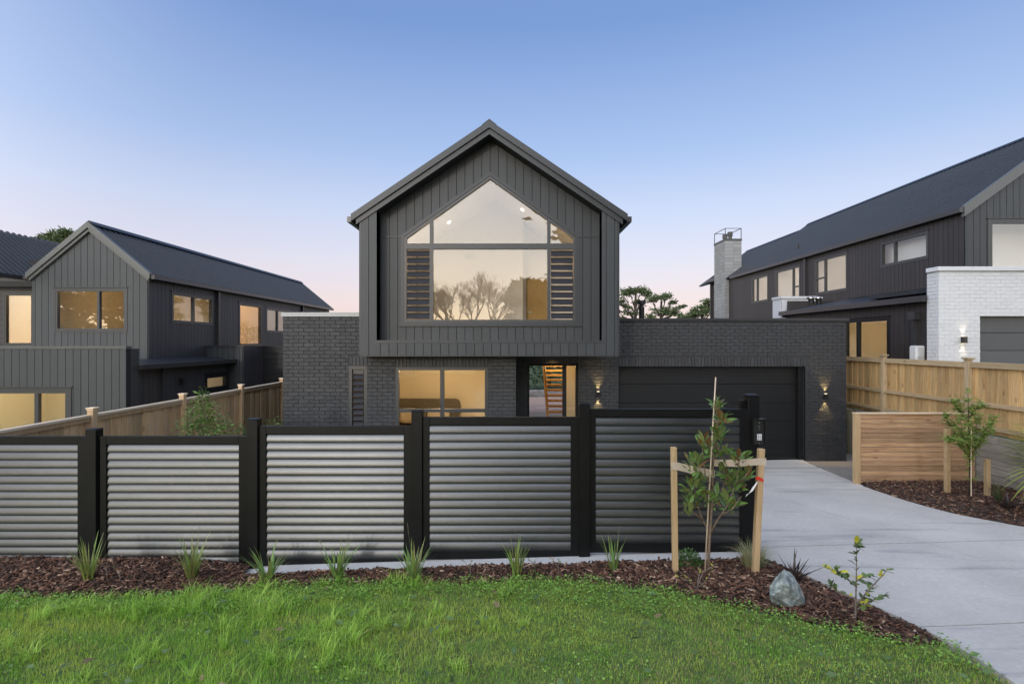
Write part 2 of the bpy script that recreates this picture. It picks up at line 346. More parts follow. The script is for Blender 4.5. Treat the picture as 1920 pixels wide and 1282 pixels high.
class Fr:
    """a wall plane: origin, u along the wall, v up, n outward"""
    def __init__(s, o, u, n, v=(0, 0, 1)): s.o, s.u, s.v, s.n = Vector(o), Vector(u), Vector(v), Vector(n)
    def p(s, u, v, d=0): return s.o + s.u * u + s.v * v + s.n * d
def front(Y): return Fr((0, Y, 0), (1, 0, 0), (0, -1, 0))
def prism(bm, poly, fr, d0, d1):
    a = [bm.verts.new(fr.p(u, v, d0)) for u, v in poly]; b = [bm.verts.new(fr.p(u, v, d1)) for u, v in poly]
    bm.faces.new(a); bm.faces.new(b[::-1]); k = len(poly)
    for i in range(k): bm.faces.new((a[i], a[(i + 1) % k], b[(i + 1) % k], b[i]))
def rect(u0, u1, v0, v1): return [(u0, v0), (u1, v0), (u1, v1), (u0, v1)]
def clip(poly, a, b, c):
    out = []
    for i in range(len(poly)):
        p, q = poly[i], poly[(i + 1) % len(poly)]
        dp, dq = a * p[0] + b * p[1] - c, a * q[0] + b * q[1] - c
        if dp <= 1e-9: out.append(p)
        if (dp < -1e-9 and dq > 1e-9) or (dp > 1e-9 and dq < -1e-9):
            t = dp / (dp - dq); out.append((p[0] + (q[0] - p[0]) * t, p[1] + (q[1] - p[1]) * t))
    res = []
    for p in out:
        if not res or abs(p[0] - res[-1][0]) + abs(p[1] - res[-1][1]) > 1e-6: res.append(p)
    if len(res) > 1 and abs(res[0][0] - res[-1][0]) + abs(res[0][1] - res[-1][1]) < 1e-6: res.pop()
    return res
def area(p):
    return abs(sum(p[i][0] * p[(i + 1) % len(p)][1] - p[(i + 1) % len(p)][0] * p[i][1] for i in range(len(p)))) / 2 if len(p) > 2 else 0
def cut(poly, holes):
    us = sorted({min(p[0] for p in poly), max(p[0] for p in poly)} | {h[i] for h in holes for i in (0, 1)})
    res = []
    for a, b in zip(us, us[1:]):
        st = clip(clip(poly, 1, 0, b), -1, 0, -a)
        if area(st) < 1e-5: continue
        cur = None
        for h in sorted((h for h in holes if h[0] < b - 1e-6 and h[1] > a + 1e-6), key=lambda h: h[2]):
            r = clip(st, 0, 1, h[2])
            if cur is not None: r = clip(r, 0, -1, -cur)
            if area(r) > 1e-5: res.append(r)
            cur = h[3]
        r = st if cur is None else clip(st, 0, -1, -cur)
        if area(r) > 1e-5: res.append(r)
    return res
def slab(name, parent, fr, regions, d0, d1, mat):
    bm = bmesh.new()
    for r in regions: prism(bm, r, fr, d0, d1)
    return obj(name, bm, mat, parent)
def boards(parent, fr, regions, pitch, mat, phase=0.0, d0=0.001, d1=0.022, gap=0.012, horiz=False):
    for r in regions:
        q = [p[1] if horiz else p[0] for p in r]
        k = math.floor((min(q) - phase) / pitch)
        while phase + k * pitch < max(q) - 1e-6:
            a, b = phase + k * pitch + gap / 2, phase + (k + 1) * pitch - gap / 2
            if horiz: c = clip(clip(r, 0, 1, b), 0, -1, -a)
            else: c = clip(clip(r, 1, 0, b), -1, 0, -a)
            if area(c) > 0.0015:
                bm = bmesh.new(); prism(bm, c, fr, d0, d1 + R.uniform(-0.0012, 0.0012)); obj('board', bm, mat, parent)
            k += 1
def window(parent, fr, u0, u1, v0, v1, mull=(), trans=(), fw=0.045, mat='frame_charcoal', trim=0.05, glass=True, head=True):
    """aluminium frame bars, one pane object per light, flat trim and a head flashing round it"""
    bm = bmesh.new()
    prism(bm, rect(u0, u0 + fw, v0, v1), fr, -0.07, 0.03); prism(bm, rect(u1 - fw, u1, v0, v1), fr, -0.07, 0.03)
    prism(bm, rect(u0 + fw, u1 - fw, v0, v0 + fw), fr, -0.07, 0.029); prism(bm, rect(u0 + fw, u1 - fw, v1 - fw, v1), fr, -0.07, 0.029)
    ms = sorted(mull)
    for mu in ms: prism(bm, rect(mu - fw * 0.6, mu + fw * 0.6, v0 + fw, v1 - fw), fr, -0.07, 0.027)
    cols = [u0 + fw] + [x for mu in ms for x in (mu - fw * 0.6, mu + fw * 0.6)] + [u1 - fw]
    tr = dict()
    for (ci, tv) in trans:
        tr.setdefault(ci, []).append(tv)
        prism(bm, rect(cols[2 * ci], cols[2 * ci + 1], tv - fw * 0.5, tv + fw * 0.5), fr, -0.07, 0.025)
    w = obj('window', bm, mat, parent)
    if trim:
        bm = bmesh.new()
        prism(bm, rect(u0 - trim, u0 - 0.002, v0 - trim, v1 + trim), fr, 0, 0.034); prism(bm, rect(u1 + 0.002, u1 + trim, v0 - trim, v1 + trim), fr, 0, 0.034)
        prism(bm, rect(u0 - 0.002, u1 + 0.002, v0 - trim, v0 - 0.002), fr, 0, 0.036); prism(bm, rect(u0 - 0.002, u1 + 0.002, v1 + 0.002, v1 + trim), fr, 0, 0.032)
        if head: prism(bm, rect(u0 - trim - 0.03, u1 + trim + 0.03, v1 + trim, v1 + trim + 0.018), fr, 0, 0.06)
        obj('trim', bm, mat, w)
    for ci in range(len(cols) // 2):
        lv = [v0 + fw] + [x for tv in sorted(tr.get(ci, [])) for x in (tv - fw * 0.5, tv + fw * 0.5)] + [v1 - fw]
        for k in range(0, len(lv), 2):
            if glass:
                bm = bmesh.new(); prism(bm, rect(cols[2 * ci], cols[2 * ci + 1], lv[k], lv[k + 1]), fr, -0.03, -0.022); obj('pane', bm, 'glass', w)
    return w
def lamp(name, loc, power, col=(1.0, 0.72, 0.40), radius=0.12, parent=None, spot=None, rot=None):
    L = bpy.data.lights.new(name, 'SPOT' if spot else 'POINT'); L.energy = power; L.color = col; L.shadow_soft_size = radius
    o = bpy.data.objects.new(name, L); C.objects.link(o); o.location = loc
    if spot: L.spot_size = spot[0]; L.spot_blend = spot[1]
    if rot: o.rotation_euler = rot
    if parent: attach(o, parent)
    return o
def room(parent, fr, u0, u1, v0, v1, depth, power, mat='paint_warm', col=(1.0, 0.72, 0.40), start=0.14):
    """a lit room behind a window: ceiling, floor and three walls, a ceiling lamp inside"""
    bm = bmesh.new(); t = 0.03
    a, b = -start, -depth
    prism(bm, rect(u0, u1, v0, v1), fr, b - t, b)
    prism(bm, rect(u0 - t, u0, v0 - t, v1 + t), fr, b, a); prism(bm, rect(u1, u1 + t, v0 - t, v1 + t), fr, b, a)
    prism(bm, rect(u0, u1, v0 - t, v0), fr, b, a); prism(bm, rect(u0, u1, v1, v1 + t), fr, b, a)
    obj('room_lining', bm, mat, parent)
    lamp('ceiling_light', fr.p((u0 + u1) / 2, v1 - 0.3, (a + b) / 2), power, col, 0.1, parent)
def tube(bm, pts, rads, seg=6, cap=True):
    pts = [Vector(p) for p in pts]; rings = []
    for i, p in enumerate(pts):
        d = (pts[min(i + 1, len(pts) - 1)] - pts[max(i - 1, 0)]).normalized()
        s = d.orthogonal().normalized() if i == 0 else (side - d * side.dot(d)).normalized()
        side = s; w = d.cross(s)
        rings.append([bm.verts.new(p + (s * math.cos(6.28319 * k / seg) + w * math.sin(6.28319 * k / seg)) * rads[i]) for k in range(seg)])
    for a, b in zip(rings, rings[1:]):
        for k in range(seg): bm.faces.new((a[k], a[(k + 1) % seg], b[(k + 1) % seg], b[k]))
    if cap:
        bm.faces.new(rings[0][::-1]); bm.faces.new(rings[-1])
def corrugated(name, parent, o, u, v, n, ulen, vlen, mat, pitch=0.19, h=0.032):
    o, u, v, n = Vector(o), Vector(u).normalized(), Vector(v).normalized(), Vector(n).normalized()
    prof = []
    k = 0
    while k * pitch < ulen:
        for f, hh in ((0, 0), (0.5, 0), (0.6, h), (0.9, h)):
            if k * pitch + f * pitch <= ulen: prof.append((k * pitch + f * pitch, hh))
        k += 1
    vs, fs = [], []
    for (a, hh) in prof:
        vs.append(o + u * a + n * hh); vs.append(o + u * a + v * vlen + n * hh)
    for i in range(len(prof) - 1): fs.append((2 * i, 2 * i + 2, 2 * i + 3, 2 * i + 1))
    b0 = len(vs)
    for a, c in ((0, 0), (ulen, 0), (ulen, vlen), (0, vlen)): vs.append(o + u * a + v * c - n * 0.05)
    fs.append((b0, b0 + 1, b0 + 2, b0 + 3))
    me = bpy.data.meshes.new(name); me.from_pydata([tuple(x) for x in vs], [], fs)
    return obj(name, me, mat, parent)
def setcol(me, cols):
    ca = me.color_attributes.new('Col', 'FLOAT_COLOR', 'POINT')
    a = np.ones((len(me.vertices), 4), dtype=np.float32); a[:, :3] = cols
    ca.data.foreach_set('color', a.ravel())
def npmesh(name, verts, faces_list):
    """verts (n,3); faces_list: arrays of polygons (m,k)"""
    me = bpy.data.meshes.new(name); me.vertices.add(len(verts)); me.vertices.foreach_set('co', np.ascontiguousarray(verts, dtype=np.float32).ravel())
    loops = np.concatenate([f.ravel() for f in faces_list]); sizes = np.concatenate([np.full(len(f), f.shape[1]) for f in faces_list])
    starts = np.concatenate([[0], np.cumsum(sizes)[:-1]])
    me.loops.add(len(loops)); me.loops.foreach_set('vertex_index', loops.astype(np.int32))
    me.polygons.add(len(sizes)); me.polygons.foreach_set('loop_start', starts.astype(np.int32))
    me.update(calc_edges=True); me.validate()
    return me
# ground: falls from the street to the garage, and a little to the left
def G(X, Y):
    z = 0.068 * (13.9 - min(max(Y, -8.0), 13.9))
    return z + 0.03 * (min(max(X, -4.0), 2.5) - 2.5) * (1 if Y < 12 else max(0.0, 1 - (Y - 12) / 2))
def Gn(X, Y):
    return 0.068 * (13.9 - np.clip(Y, -8, 13.9)) + 0.03 * (np.clip(X, -4, 2.5) - 2.5) * np.clip(1 - (Y - 12) / 2, 0, 1)
def onground(px, py):
    Y = 6.0
    for _ in range(60):
        X = (px - 960) * Y / FPX; Y = 0.5 * Y + 0.5 * (CAMZ - G(X, Y)) * FPX / (py - 641)
    return (px - 960) * Y / FPX, Y
def at(px, py, Y): return Vector(((px - 960) * Y / FPX, Y, CAMZ - (py - 641) * Y / FPX))

# ------------------------------------------------------------------ ground, lawn, beds, driveway
def struct(o): o['kind'] = 'structure'; return o
def lerp_edge(pts, s):
    if s <= pts[0][0]: return pts[0][1]
    for (a, x), (b, y) in zip(pts, pts[1:]):
        if s <= b: return x + (y - x) * (s - a) / (b - a)
    return pts[-1][1]
def ground_sheet():
    xs = sorted(set([-400, -200, -100, -60, -40] + [x * 0.5 for x in range(-50, 51)] + [40, 60, 100, 200, 400]))
    ys = sorted(set([-300, -120, -60, -30, -20] + [y * 0.5 for y in range(-30, 90)] + [60, 80, 120, 200, 400, 900]))
    vs = [(x, y, G(x, y) - 0.06) for y in ys for x in xs]; nx = len(xs)
    fs = [(j * nx + i, j * nx + i + 1, (j + 1) * nx + i + 1, (j + 1) * nx + i) for j in range(len(ys) - 1) for i in range(nx - 1)]
    me = bpy.data.meshes.new('ground'); me.from_pydata(vs, [], fs); return struct(obj('ground', me, 'far_grass'))
ground_sheet()

SH = 0.085                                    # joints of the driveway run slightly askew: s = Y - SH*(X-3)
RIGHT = sorted([(Y - SH * (X - 3), X) for X, Y in ((7.62, 14.3), (7.42, 13.2), (7.28, 12.4), (7.12, 11.4), (6.98, 10.5), (6.93, 9.6), (7.0, 8.7), (7.4, 7.9), (8.1, 7.0), (9.2, 6.0), (10.4, 5.2), (11.5, 4.2), (12.0, 2.5))])
LEFT = sorted([(Y - SH * (X - 3), X) for X, Y in ((2.72, 14.3), (2.72, 9.0), (2.85, 7.2), (3.0, 6.6), (3.18, 6.06), (3.28, 5.62), (3.42, 5.17), (3.52, 4.74), (3.57, 4.3), (3.55, 3.86), (3.45, 3.2), (3.2, 2.4))])
def xL(s): return lerp_edge(LEFT, s)
def xR(s): return lerp_edge(RIGHT, s)
def long_joint(s): return 4.73 + (10.1 - s) * 0.215
drive = root('driveway', 'pale grey concrete driveway sloping from the street to the black garage door', 'driveway', (5, 9, 0.3))
del drive['label'], drive['category']; drive['kind'] = 'structure'
def drive_slab(s0, s1, fl, frt):
    n, k = max(2, int((s1 - s0) / 0.3)), 8
    bm = bmesh.new(); top, bot = [], []
    for i in range(n + 1):
        s = s0 + (s1 - s0) * i / n; a, b = fl(s), frt(s)
        rt, rb = [], []
        for j in range(k + 1):
            X = a + (b - a) * j / k; Y = s + SH * (X - 3); z = G(X, Y)
            rt.append(bm.verts.new((X, Y, z + 0.02))); rb.append(bm.verts.new((X, Y, z - 0.1)))
        top.append(rt); bot.append(rb)
    for i in range(n):
        for j in range(k):
            bm.faces.new((top[i][j], top[i][j + 1], top[i + 1][j + 1], top[i + 1][j])); bm.faces.new((bot[i][j], bot[i + 1][j], bot[i + 1][j + 1], bot[i][j + 1]))
        bm.faces.new((top[i][0], top[i + 1][0], bot[i + 1][0], bot[i][0])); bm.faces.new((top[i][k], bot[i][k], bot[i + 1][k], top[i + 1][k]))
    for i in (0, n):
        for j in range(k): bm.faces.new((top[i][j], bot[i][j], bot[i][j + 1], top[i][j + 1]))
    return obj('slab', bm, 'drive_concrete', drive)
g = 0.008
for s0, s1 in ((2.0, 4.66), (4.66 + 2 * g, 6.93), (6.93 + 3 * g, 10.2), (10.2 + 2 * g, 12.78)):
    if s1 < 5: drive_slab(s0, s1, xL, xR)
    else:
        drive_slab(s0, s1, xL, lambda s: long_joint(s) - g * 0.6); drive_slab(s0, s1, lambda s: long_joint(s) + g * 0.6, xR)
drive_slab(12.9, 13.95, xL, xR)
bm = bmesh.new(); q_ = []
for X in (2.7, 7.45):
    for ds in (12.76, 12.92):
        Y = ds + SH * (X - 3); q_.append(bm.verts.new((X, Y, G(X, Y) + 0.004)))
bm.faces.new((q_[0], q_[1], q_[3], q_[2])); struct(obj('drain_channel', bm, 'frame_black'))
# sealing strip in the wide joint at the boundary
bm = bmesh.new()
for i in range(20):
    X0, X1 = 2.9 + i * 0.28, 2.9 + (i + 1) * 0.28
    if X1 > 8.3: break
    Y0, Y1 = 6.937 + SH * (X0 - 3), 6.937 + SH * (X1 - 3)
    a = [bm.verts.new((X0, Y0 - 0.004, G(X0, Y0) + 0.012)), bm.verts.new((X1, Y1 - 0.004, G(X1, Y1) + 0.012)), bm.verts.new((X1, Y1 + 0.012, G(X1, Y1) + 0.012)), bm.verts.new((X0, Y0 + 0.012, G(X0, Y0) + 0.012))]
    bm.faces.new(a)
obj('joint_seal', bm, 'block_joint', drive)

LAWN_EDGE = sorted(onground(px, py) for px, py in ((-250, 1100), (-100, 1104), (0, 1112), (110, 1118), (230, 1122), (330, 1112), (430, 1104), (520, 1098), (640, 1094), (760, 1092), (900, 1090), (1030, 1086), (1130, 1092), (1220, 1102), (1300, 1118), (1400, 1140), (1500, 1158), (1600, 1182), (1700, 1204)))
def lawn_edge(X): return lerp_edge(LAWN_EDGE, X)
def driveL(Y):                                # left edge of the driveway at depth Y
    X = 3.3
    for _ in range(6): X = xL(Y - SH * (X - 3))
    return X
def driveR(Y):
    X = 7.2
    for _ in range(8): X = xR(Y - SH * (X - 3))
    return X
def bump(X, Y): return 0.03 * mnoise.noise((X * 0.9, Y * 0.9, 0.3)) + 0.015 * mnoise.noise((X * 2.7, Y * 2.7, 4.0))
def mulch_h(X, Y):
    e = lawn_edge(X)
    f = min(1.0, max(0.0, (Y - e) / 0.3)) * min(1.0, max(0.0, (driveL(Y) - X) / 0.25) if Y < 6.7 else 1)
    left = 0.10 * min(1.0, max(0.0, (-3.4 - X) / 0.8))
    return G(X, Y) + 0.035 * f + left * f + bump(X, Y) * 0.8 * f
def grid_sheet(name, x0, x1, y0, y1, res, zf, keep, mat):
    nx, ny = int((x1 - x0) / res) + 1, int((y1 - y0) / res) + 1
    idx, vs, fs = {}, [], []
    def vid(i, j):
        if (i, j) not in idx:
            X, Y = x0 + i * res, y0 + j * res; idx[(i, j)] = len(vs); vs.append((X, Y, zf(X, Y)))
        return idx[(i, j)]
    for j in range(ny - 1):
        for i in range(nx - 1):
            if keep(x0 + (i + 0.5) * res, y0 + (j + 0.5) * res): fs.append((vid(i, j), vid(i + 1, j), vid(i + 1, j + 1), vid(i, j + 1)))
    me = bpy.data.meshes.new(name); me.from_pydata(vs, [], fs); return struct(obj(name, me, mat, smooth=True))
def lawn_z(X, Y): return G(X, Y) + bump(X, Y)
grid_sheet('lawn', -9, 3.6, 1.6, 6.6, 0.1, lambda X, Y: lawn_z(X, Y) - 0.01, lambda X, Y: Y < lawn_edge(X) + 0.12 and X < driveL(Y) - 0.02, 'turf_soil')
def in_front_bed(X, Y):
    if not (lawn_edge(X) - 0.02 < Y): return False
    return Y < (6.88 if X < -3.2 else 6.45 + 0.05 * (X - 3) * (X > 3)) and X < driveL(Y) - 0.01
grid_sheet('mulch_bed', -9, 3.6, 3.6, 7.0, 0.08, lambda X, Y: mulch_h(X, Y) - 0.012, lambda X, Y: in_front_bed(X, Y) or (X < -3.2 and lawn_edge(X) < Y < 7), 'soil')
def rbed_h(X, Y): return G(X, Y) + 0.03 + 0.04 * min(1, max(0, (X - driveR(Y)) / 0.5)) + bump(X, Y)
def in_right_bed(X, Y): return driveR(Y) + 0.01 < X < 9.46 and 6.3 < Y < 11.2
grid_sheet('mulch_bed_by_drive', 6.8, 9.6, 6.2, 11.3, 0.1, lambda X, Y: rbed_h(X, Y) - 0.012, in_right_bed, 'soil')
grid_sheet('gravel_path', 7.0, 9.6, 11.3, 20, 0.15, lambda X, Y: G(X, Y) + 0.005, lambda X, Y: driveR(Y) < X < 9.5, 'gravel')
# concrete footing strip under the front fence
bm = bmesh.new(); rows = []
for i in range(26):
    X = -3.35 + i * (6.2 / 25); z = G(X, 6.6) - 0.01 - (0.02 if X < -2.9 else 0)
    rows.append([bm.verts.new((X, 6.42, z - 0.15)), bm.verts.new((X, 6.42, z + 0.012)), bm.verts.new((X, 6.98, z + 0.012)), bm.verts.new((X, 6.98, z - 0.15))])
for a, b in zip(rows, rows[1:]):
    for k in range(4): bm.faces.new((a[k], a[(k + 1) % 4], b[(k + 1) % 4], b[k]))
bm.faces.new(rows[0]); bm.faces.new(rows[-1][::-1])
struct(obj('footing_strip', bm, 'concrete'))
# raised ground of the neighbour on the right
struct(boxobj('terrace', 9.66, 60, 2, 70, -0.5, 1.2, 'far_grass'))

# ------------------------------------------------------------------ bricks
def brick_mesh(seed, L=0.23, H=0.076, D=0.05):
    r = random.Random(seed); bm = bmesh.new()
    x, z = L / 2, H / 2; c = 0.004
    back = [bm.verts.new((sx * x, D, sz * z)) for sx, sz in ((-1, -1), (1, -1), (1, 1), (-1, 1))]
    mid = [bm.verts.new((sx * x, c + r.uniform(0, 0.002), sz * z)) for sx, sz in ((-1, -1), (1, -1), (1, 1), (-1, 1))]
    fr_ = []
    for sx, sz in ((-1, -1), (0, -1), (1, -1), (1, 1), (0, 1), (-1, 1)):
        fr_.append(bm.verts.new((sx * (x - c) + r.uniform(-1, 1) * 0.002, r.uniform(-0.0025, 0.0015), sz * (z - c) + r.uniform(-1, 1) * 0.0025)))
    bm.faces.new(fr_)
    for i in range(4): bm.faces.new((back[i], back[(i + 1) % 4], mid[(i + 1) % 4], mid[i]))
    m_, f = mid, fr_
    bm.faces.new((m_[0], m_[1], f[2], f[1], f[0])); bm.faces.new((m_[1], m_[2], f[3], f[2])); bm.faces.new((m_[2], m_[3], f[5], f[4], f[3])); bm.faces.new((m_[3], m_[0], f[0], f[5]))
    bmesh.ops.recalc_face_normals(bm, faces=bm.faces[:])
    me = bpy.data.meshes.new('brick'); bm.to_mesh(me); bm.free(); return me
def courses(u0, u1, v0, v1, holes, pitch=0.24, rise=0.086, j=0.010):
    """(u centre, v centre, length) of every brick of a running bond with openings"""
    res = []; k = 0
    while v0 + (k + 1) * rise <= v1 + 0.02:
        vc = v0 + (k + 0.5) * rise
        segs = [(u0, u1)]
        for h in holes:
            if h[2] < vc < h[3]:
                segs = [s for a, b in segs for s in ((a, min(b, h[0])), (max(a, h[1]), b)) if s[1] - s[0] > 0.02]
        for a, b in segs:
            q = math.floor((a - u0) / pitch) - 1
            ph = u0 + (0.5 * pitch if k % 2 else 0) + R.uniform(-0.004, 0.004)
            while ph + q * pitch < b:
                s, e = max(a, ph + q * pitch + j / 2), min(b, ph + (q + 1) * pitch - j / 2)
                if e - s > 0.025: res.append(((s + e) / 2, vc, e - s))
                q += 1
        k += 1
    return res
BM = [brick_mesh(i) for i in range(5)]
def lay(parent, Y, bricks, limit, mat, name='brick', upright=False, shared=BM):
    """first `limit` bricks as objects, the rest joined into one"""
    for i, (u, v, L) in enumerate(bricks[:limit]):
        me = shared[R.randrange(len(shared))]
        if not me.materials: me.materials.append(MATS[mat])
        o = bpy.data.objects.new(name, me); C.objects.link(o); o.location = (u, Y, v)
        o.scale = (L / 0.23, 1, 1)
        if upright: o.rotation_euler = (0, rad(90), 0)
        attach(o, parent)
    if len(bricks) > limit:
        vs, fs = [], []
        for (u, v, L) in bricks[limit:]:
            me = shared[R.randrange(len(shared))]; b0 = len(vs); dy = R.uniform(-0.0015, 0.0015)
            for w in me.vertices:
                x, y, z = w.co.x * L / 0.23, w.co.y + dy, w.co.z
                if upright: x, z = z, x
                vs.append((u + x, Y + y, v + z))
            for p in me.polygons: fs.append(tuple(b0 + k for k in (p.vertices[::-1] if upright else p.vertices)))
        me = bpy.data.meshes.new(name); me.from_pydata(vs, [], fs)
        o = obj(name, me, mat, parent); o['kind'] = 'stuff'

# ------------------------------------------------------------------ the main house
UC, SL = -0.495, 0.676                         # ridge position and roof slope (rise per metre)
house = root('gable_house', 'dark house with a big overhanging gable, brick ground floor and double garage', 'house', (1.5, 13, 0))
BX0, BX1, BY = -3.34, 2.34, 12.0
def roofz(u, top): return top - SL * abs(u - UC)
# upper storey: projecting picture frame of boards
F0 = front(BY)
ZB, ZI = 2.795, 3.13
IN0, IN1 = -2.975, 1.975
top_out = 7.66
legL = [(BX0, ZB), (IN0, ZB), (IN0, roofz(IN0, top_out)), (BX0, roofz(BX0, top_out))]
legR = [(IN1, ZB), (BX1, ZB), (BX1, roofz(BX1, top_out)), (IN1, roofz(IN1, top_out))]
band = rect(IN0, IN1, ZB, ZI - 0.06)
fw_ = slab('frame_wall', house, F0, [legL, legR, rect(IN0, IN1, ZB, ZI)], -0.30, 0, 'dark_backing')
boards(fw_, F0, [clip(clip(legL, 0, -1, -(ZB + 0.012)), -1, 0, -(BX0 + 0.03)), clip(clip(legR, 0, -1, -(ZB + 0.012)), 1, 0, BX1 - 0.03)], 0.186, 'cladding', phase=BX0 + 0.012)
boards(fw_, F0, [clip(band, 0, -1, -(ZB + 0.012))], 0.188, 'cladding', phase=IN0 - 0.10)
bm = bmesh.new()
prism(bm, rect(BX0, BX0 + 0.028, ZB, roofz(BX0, top_out)), F0, 0, 0.024); prism(bm, rect(BX1 - 0.028, BX1, ZB, roofz(BX1, top_out)), F0, 0, 0.024)
prism(bm, rect(BX0 + 0.03, BX1 - 0.03, ZB - 0.01, ZB + 0.010), F0, -0.02, 0.026)
prism(bm, rect(IN0 - 0.05, IN1 + 0.05, ZI - 0.055, ZI + 0.004), F0, -0.02, 0.028)
prism(bm, rect(IN0 - 0.012, IN0 + 0.003, ZI + 0.006, roofz(IN0, top_out)), F0, -0.02, 0.022); prism(bm, rect(IN1 - 0.003, IN1 + 0.012, ZI + 0.006, roofz(IN1, top_out)), F0, -0.02, 0.022)
obj('corner_trim', bm, 'trim_grey', fw_)
# recess and inner wall
FI = front(12.4)
bm = bmesh.new()
box(bm, IN0 - 0.05, IN0, BY + 0.02, 12.52, ZI, roofz(IN0, top_out)); box(bm, IN1, IN1 + 0.05, BY + 0.02, 12.52, ZI, roofz(IN1, top_out)); 
bm.free()
boxobj('reveal', IN0 - 0.05, IN0, BY + 0.02, 12.52, ZI, roofz(IN0, top_out), 'cladding', house); boxobj('reveal', IN1, IN1 + 0.05, BY + 0.02, 12.52, ZI, roofz(IN1, top_out), 'cladding', house)
boxobj('recess_sill', IN0, IN1, BY - 0.02, 12.52, ZI - 0.04, ZI + 0.006, 'trim_grey', house)
WU0, WU1, WB, WS = -2.446, 1.446, 3.55, 5.47        # window opening: sides, sill, springing
WA = WS + SL * 1.05 * (UC - WU0)
SLW = (WA - WS) / (UC - WU0)
inner = [(IN0, ZI), (IN1, ZI), (IN1, roofz(IN1, 7.66)), (UC, 7.66), (IN0, roofz(IN0, 7.66))]
t_ = 0.07
regs = [clip(inner, 1, 0, WU0 - t_), clip(inner, -1, 0, -(WU1 + t_)), clip(clip(clip(inner, -1, 0, -(WU0 - t_)), 1, 0, WU1 + t_), 0, 1, WB - t_)]
up = clip(clip(inner, -1, 0, -(WU0 - t_)), 1, 0, WU1 + t_)
upL = clip(clip(up, 1, 0, UC), SLW, -1, SLW * (WU0) - (WS + t_))        # v >= WS+t+SLW*(u-WU0)
upR = clip(clip(up, -1, 0, -UC), -SLW, -1, -SLW * WU1 - (WS + t_))
inner_regs = regs + [upL, upR]
iw = slab('gable_wall', house, FI, inner_regs, -0.12, 0, 'dark_backing')
lowr = [clip(r, 0, 1, WS - 0.005) for r in regs[:2]] + [regs[2]]
boards(iw, FI, [r for r in lowr if area(r) > 0] + [clip(r, 0, -1, -(WS + 0.02)) for r in regs[:2]] + [upL, upR], 0.1905, 'cladding', phase=UC)
# pentagon window
win = bmesh.new(); fwid = 0.055
def ring(bm, fr, u0, u1, vb, vs, uc, sl, w, d0, d1):
    va = vs + sl * (uc - u0); cw = w * math.sqrt(1 + sl * sl)
    prism(bm, [(u0, vb), (u0 + w, vb + w), (u0 + w, vs + sl * w - cw), (u0, vs)], fr, d0, d1)
    prism(bm, [(u1, vb), (u1, vs), (u1 - w, vs + sl * w - cw), (u1 - w, vb + w)], fr, d0, d1)
    prism(bm, [(u0, vb), (u1, vb), (u1 - w, vb + w), (u0 + w, vb + w)], fr, d0, d1)
    prism(bm, [(u0, vs), (u0 + w, vs + sl * w - cw), (uc, va - cw), (uc, va)], fr, d0, d1)
    prism(bm, [(u1, vs), (uc, va), (uc, va - cw), (u1 - w, vs + sl * w - cw)], fr, d0, d1)
ring(win, FI, WU0, WU1, WB, WS, UC, SLW, fwid, -0.08, 0.03)
MV = ((-1.865, -1.79), (0.80, 0.875)); TV = (5.205, 5.33)
prism(win, rect(WU0 + fwid, WU1 - fwid, *TV), FI, -0.08, 0.027)
def slopev(u): return (WS + SLW * (min(u, 2 * UC - u) - WU0)) - fwid * math.sqrt(1 + SLW * SLW)
for a, b in MV:
    prism(win, rect(a, b, WB + fwid, TV[0]), FI, -0.08, 0.026)
    prism(win, [(a, TV[1]), (b, TV[1]), (b, slopev(b)), (a, slopev(a))], FI, -0.08, 0.026)
gw = obj('gable_window', win, 'frame_charcoal', house)
bm = bmesh.new(); ring(bm, FI, WU0 - t_, WU1 + t_, WB - t_, WS + t_ * 0.6, UC, SLW, t_ - 0.003, 0.0, 0.036)
prism(bm, rect(IN0 + 0.002, WU0 - t_ - 0.002, WS - 0.003, WS + 0.018), FI, 0, 0.035); prism(bm, rect(WU1 + t_ + 0.002, IN1 - 0.002, WS - 0.003, WS + 0.018), FI, 0, 0.035)
prism(bm, rect(WU0 - 0.12, WU1 + 0.12, WB - t_ - 0.025, WB - t_ - 0.002), FI, 0, 0.06)
obj('trim', bm, 'trim_grey', gw)
def pane(parent, fr, poly):
    bm = bmesh.new(); prism(bm, poly, fr, -0.03, -0.022); return obj('pane', bm, 'glass', parent)
pane(gw, FI, [(WU0 + fwid, TV[1]), (MV[0][0], TV[1]), (MV[0][0], slopev(MV[0][0])), (WU0 + fwid, slopev(WU0 + fwid))])
pane(gw, FI, [(MV[0][1], TV[1]), (MV[1][0], TV[1]), (MV[1][0], slopev(MV[1][0])), (UC, slopev(UC)), (MV[0][1], slopev(MV[0][1]))])
pane(gw, FI, [(MV[1][1], TV[1]), (WU1 - fwid, TV[1]), (WU1 - fwid, slopev(WU1 - fwid)), (MV[1][1], slopev(MV[1][1]))])
pane(gw, FI, rect(MV[0][1], MV[1][0], WB + fwid, TV[0]))
def louvres(parent, fr, u0, u1, v0, v1, n, mat='louvre_blade', tilt=0.045, open_=0.78):
    p = (v1 - v0) / n
    for i in range(n):
        a, b = v0 + i * p + p * 0.15, v0 + i * p + p * (0.15 + open_)
        bm = bmesh.new()
        pts = [(a, 0.018), (a + 0.006, 0.026), (b + 0.004, 0.018 - tilt), (b, 0.010 - tilt)]
        A = [bm.verts.new(fr.p(u0, v, d)) for v, d in pts]; B = [bm.verts.new(fr.p(u1, v, d)) for v, d in pts]
        bm.faces.new(A); bm.faces.new(B[::-1])
        for k in range(4): bm.faces.new((A[k], A[(k + 1) % 4], B[(k + 1) % 4], B[k]))
        obj('louvre_blade', bm, mat, parent)
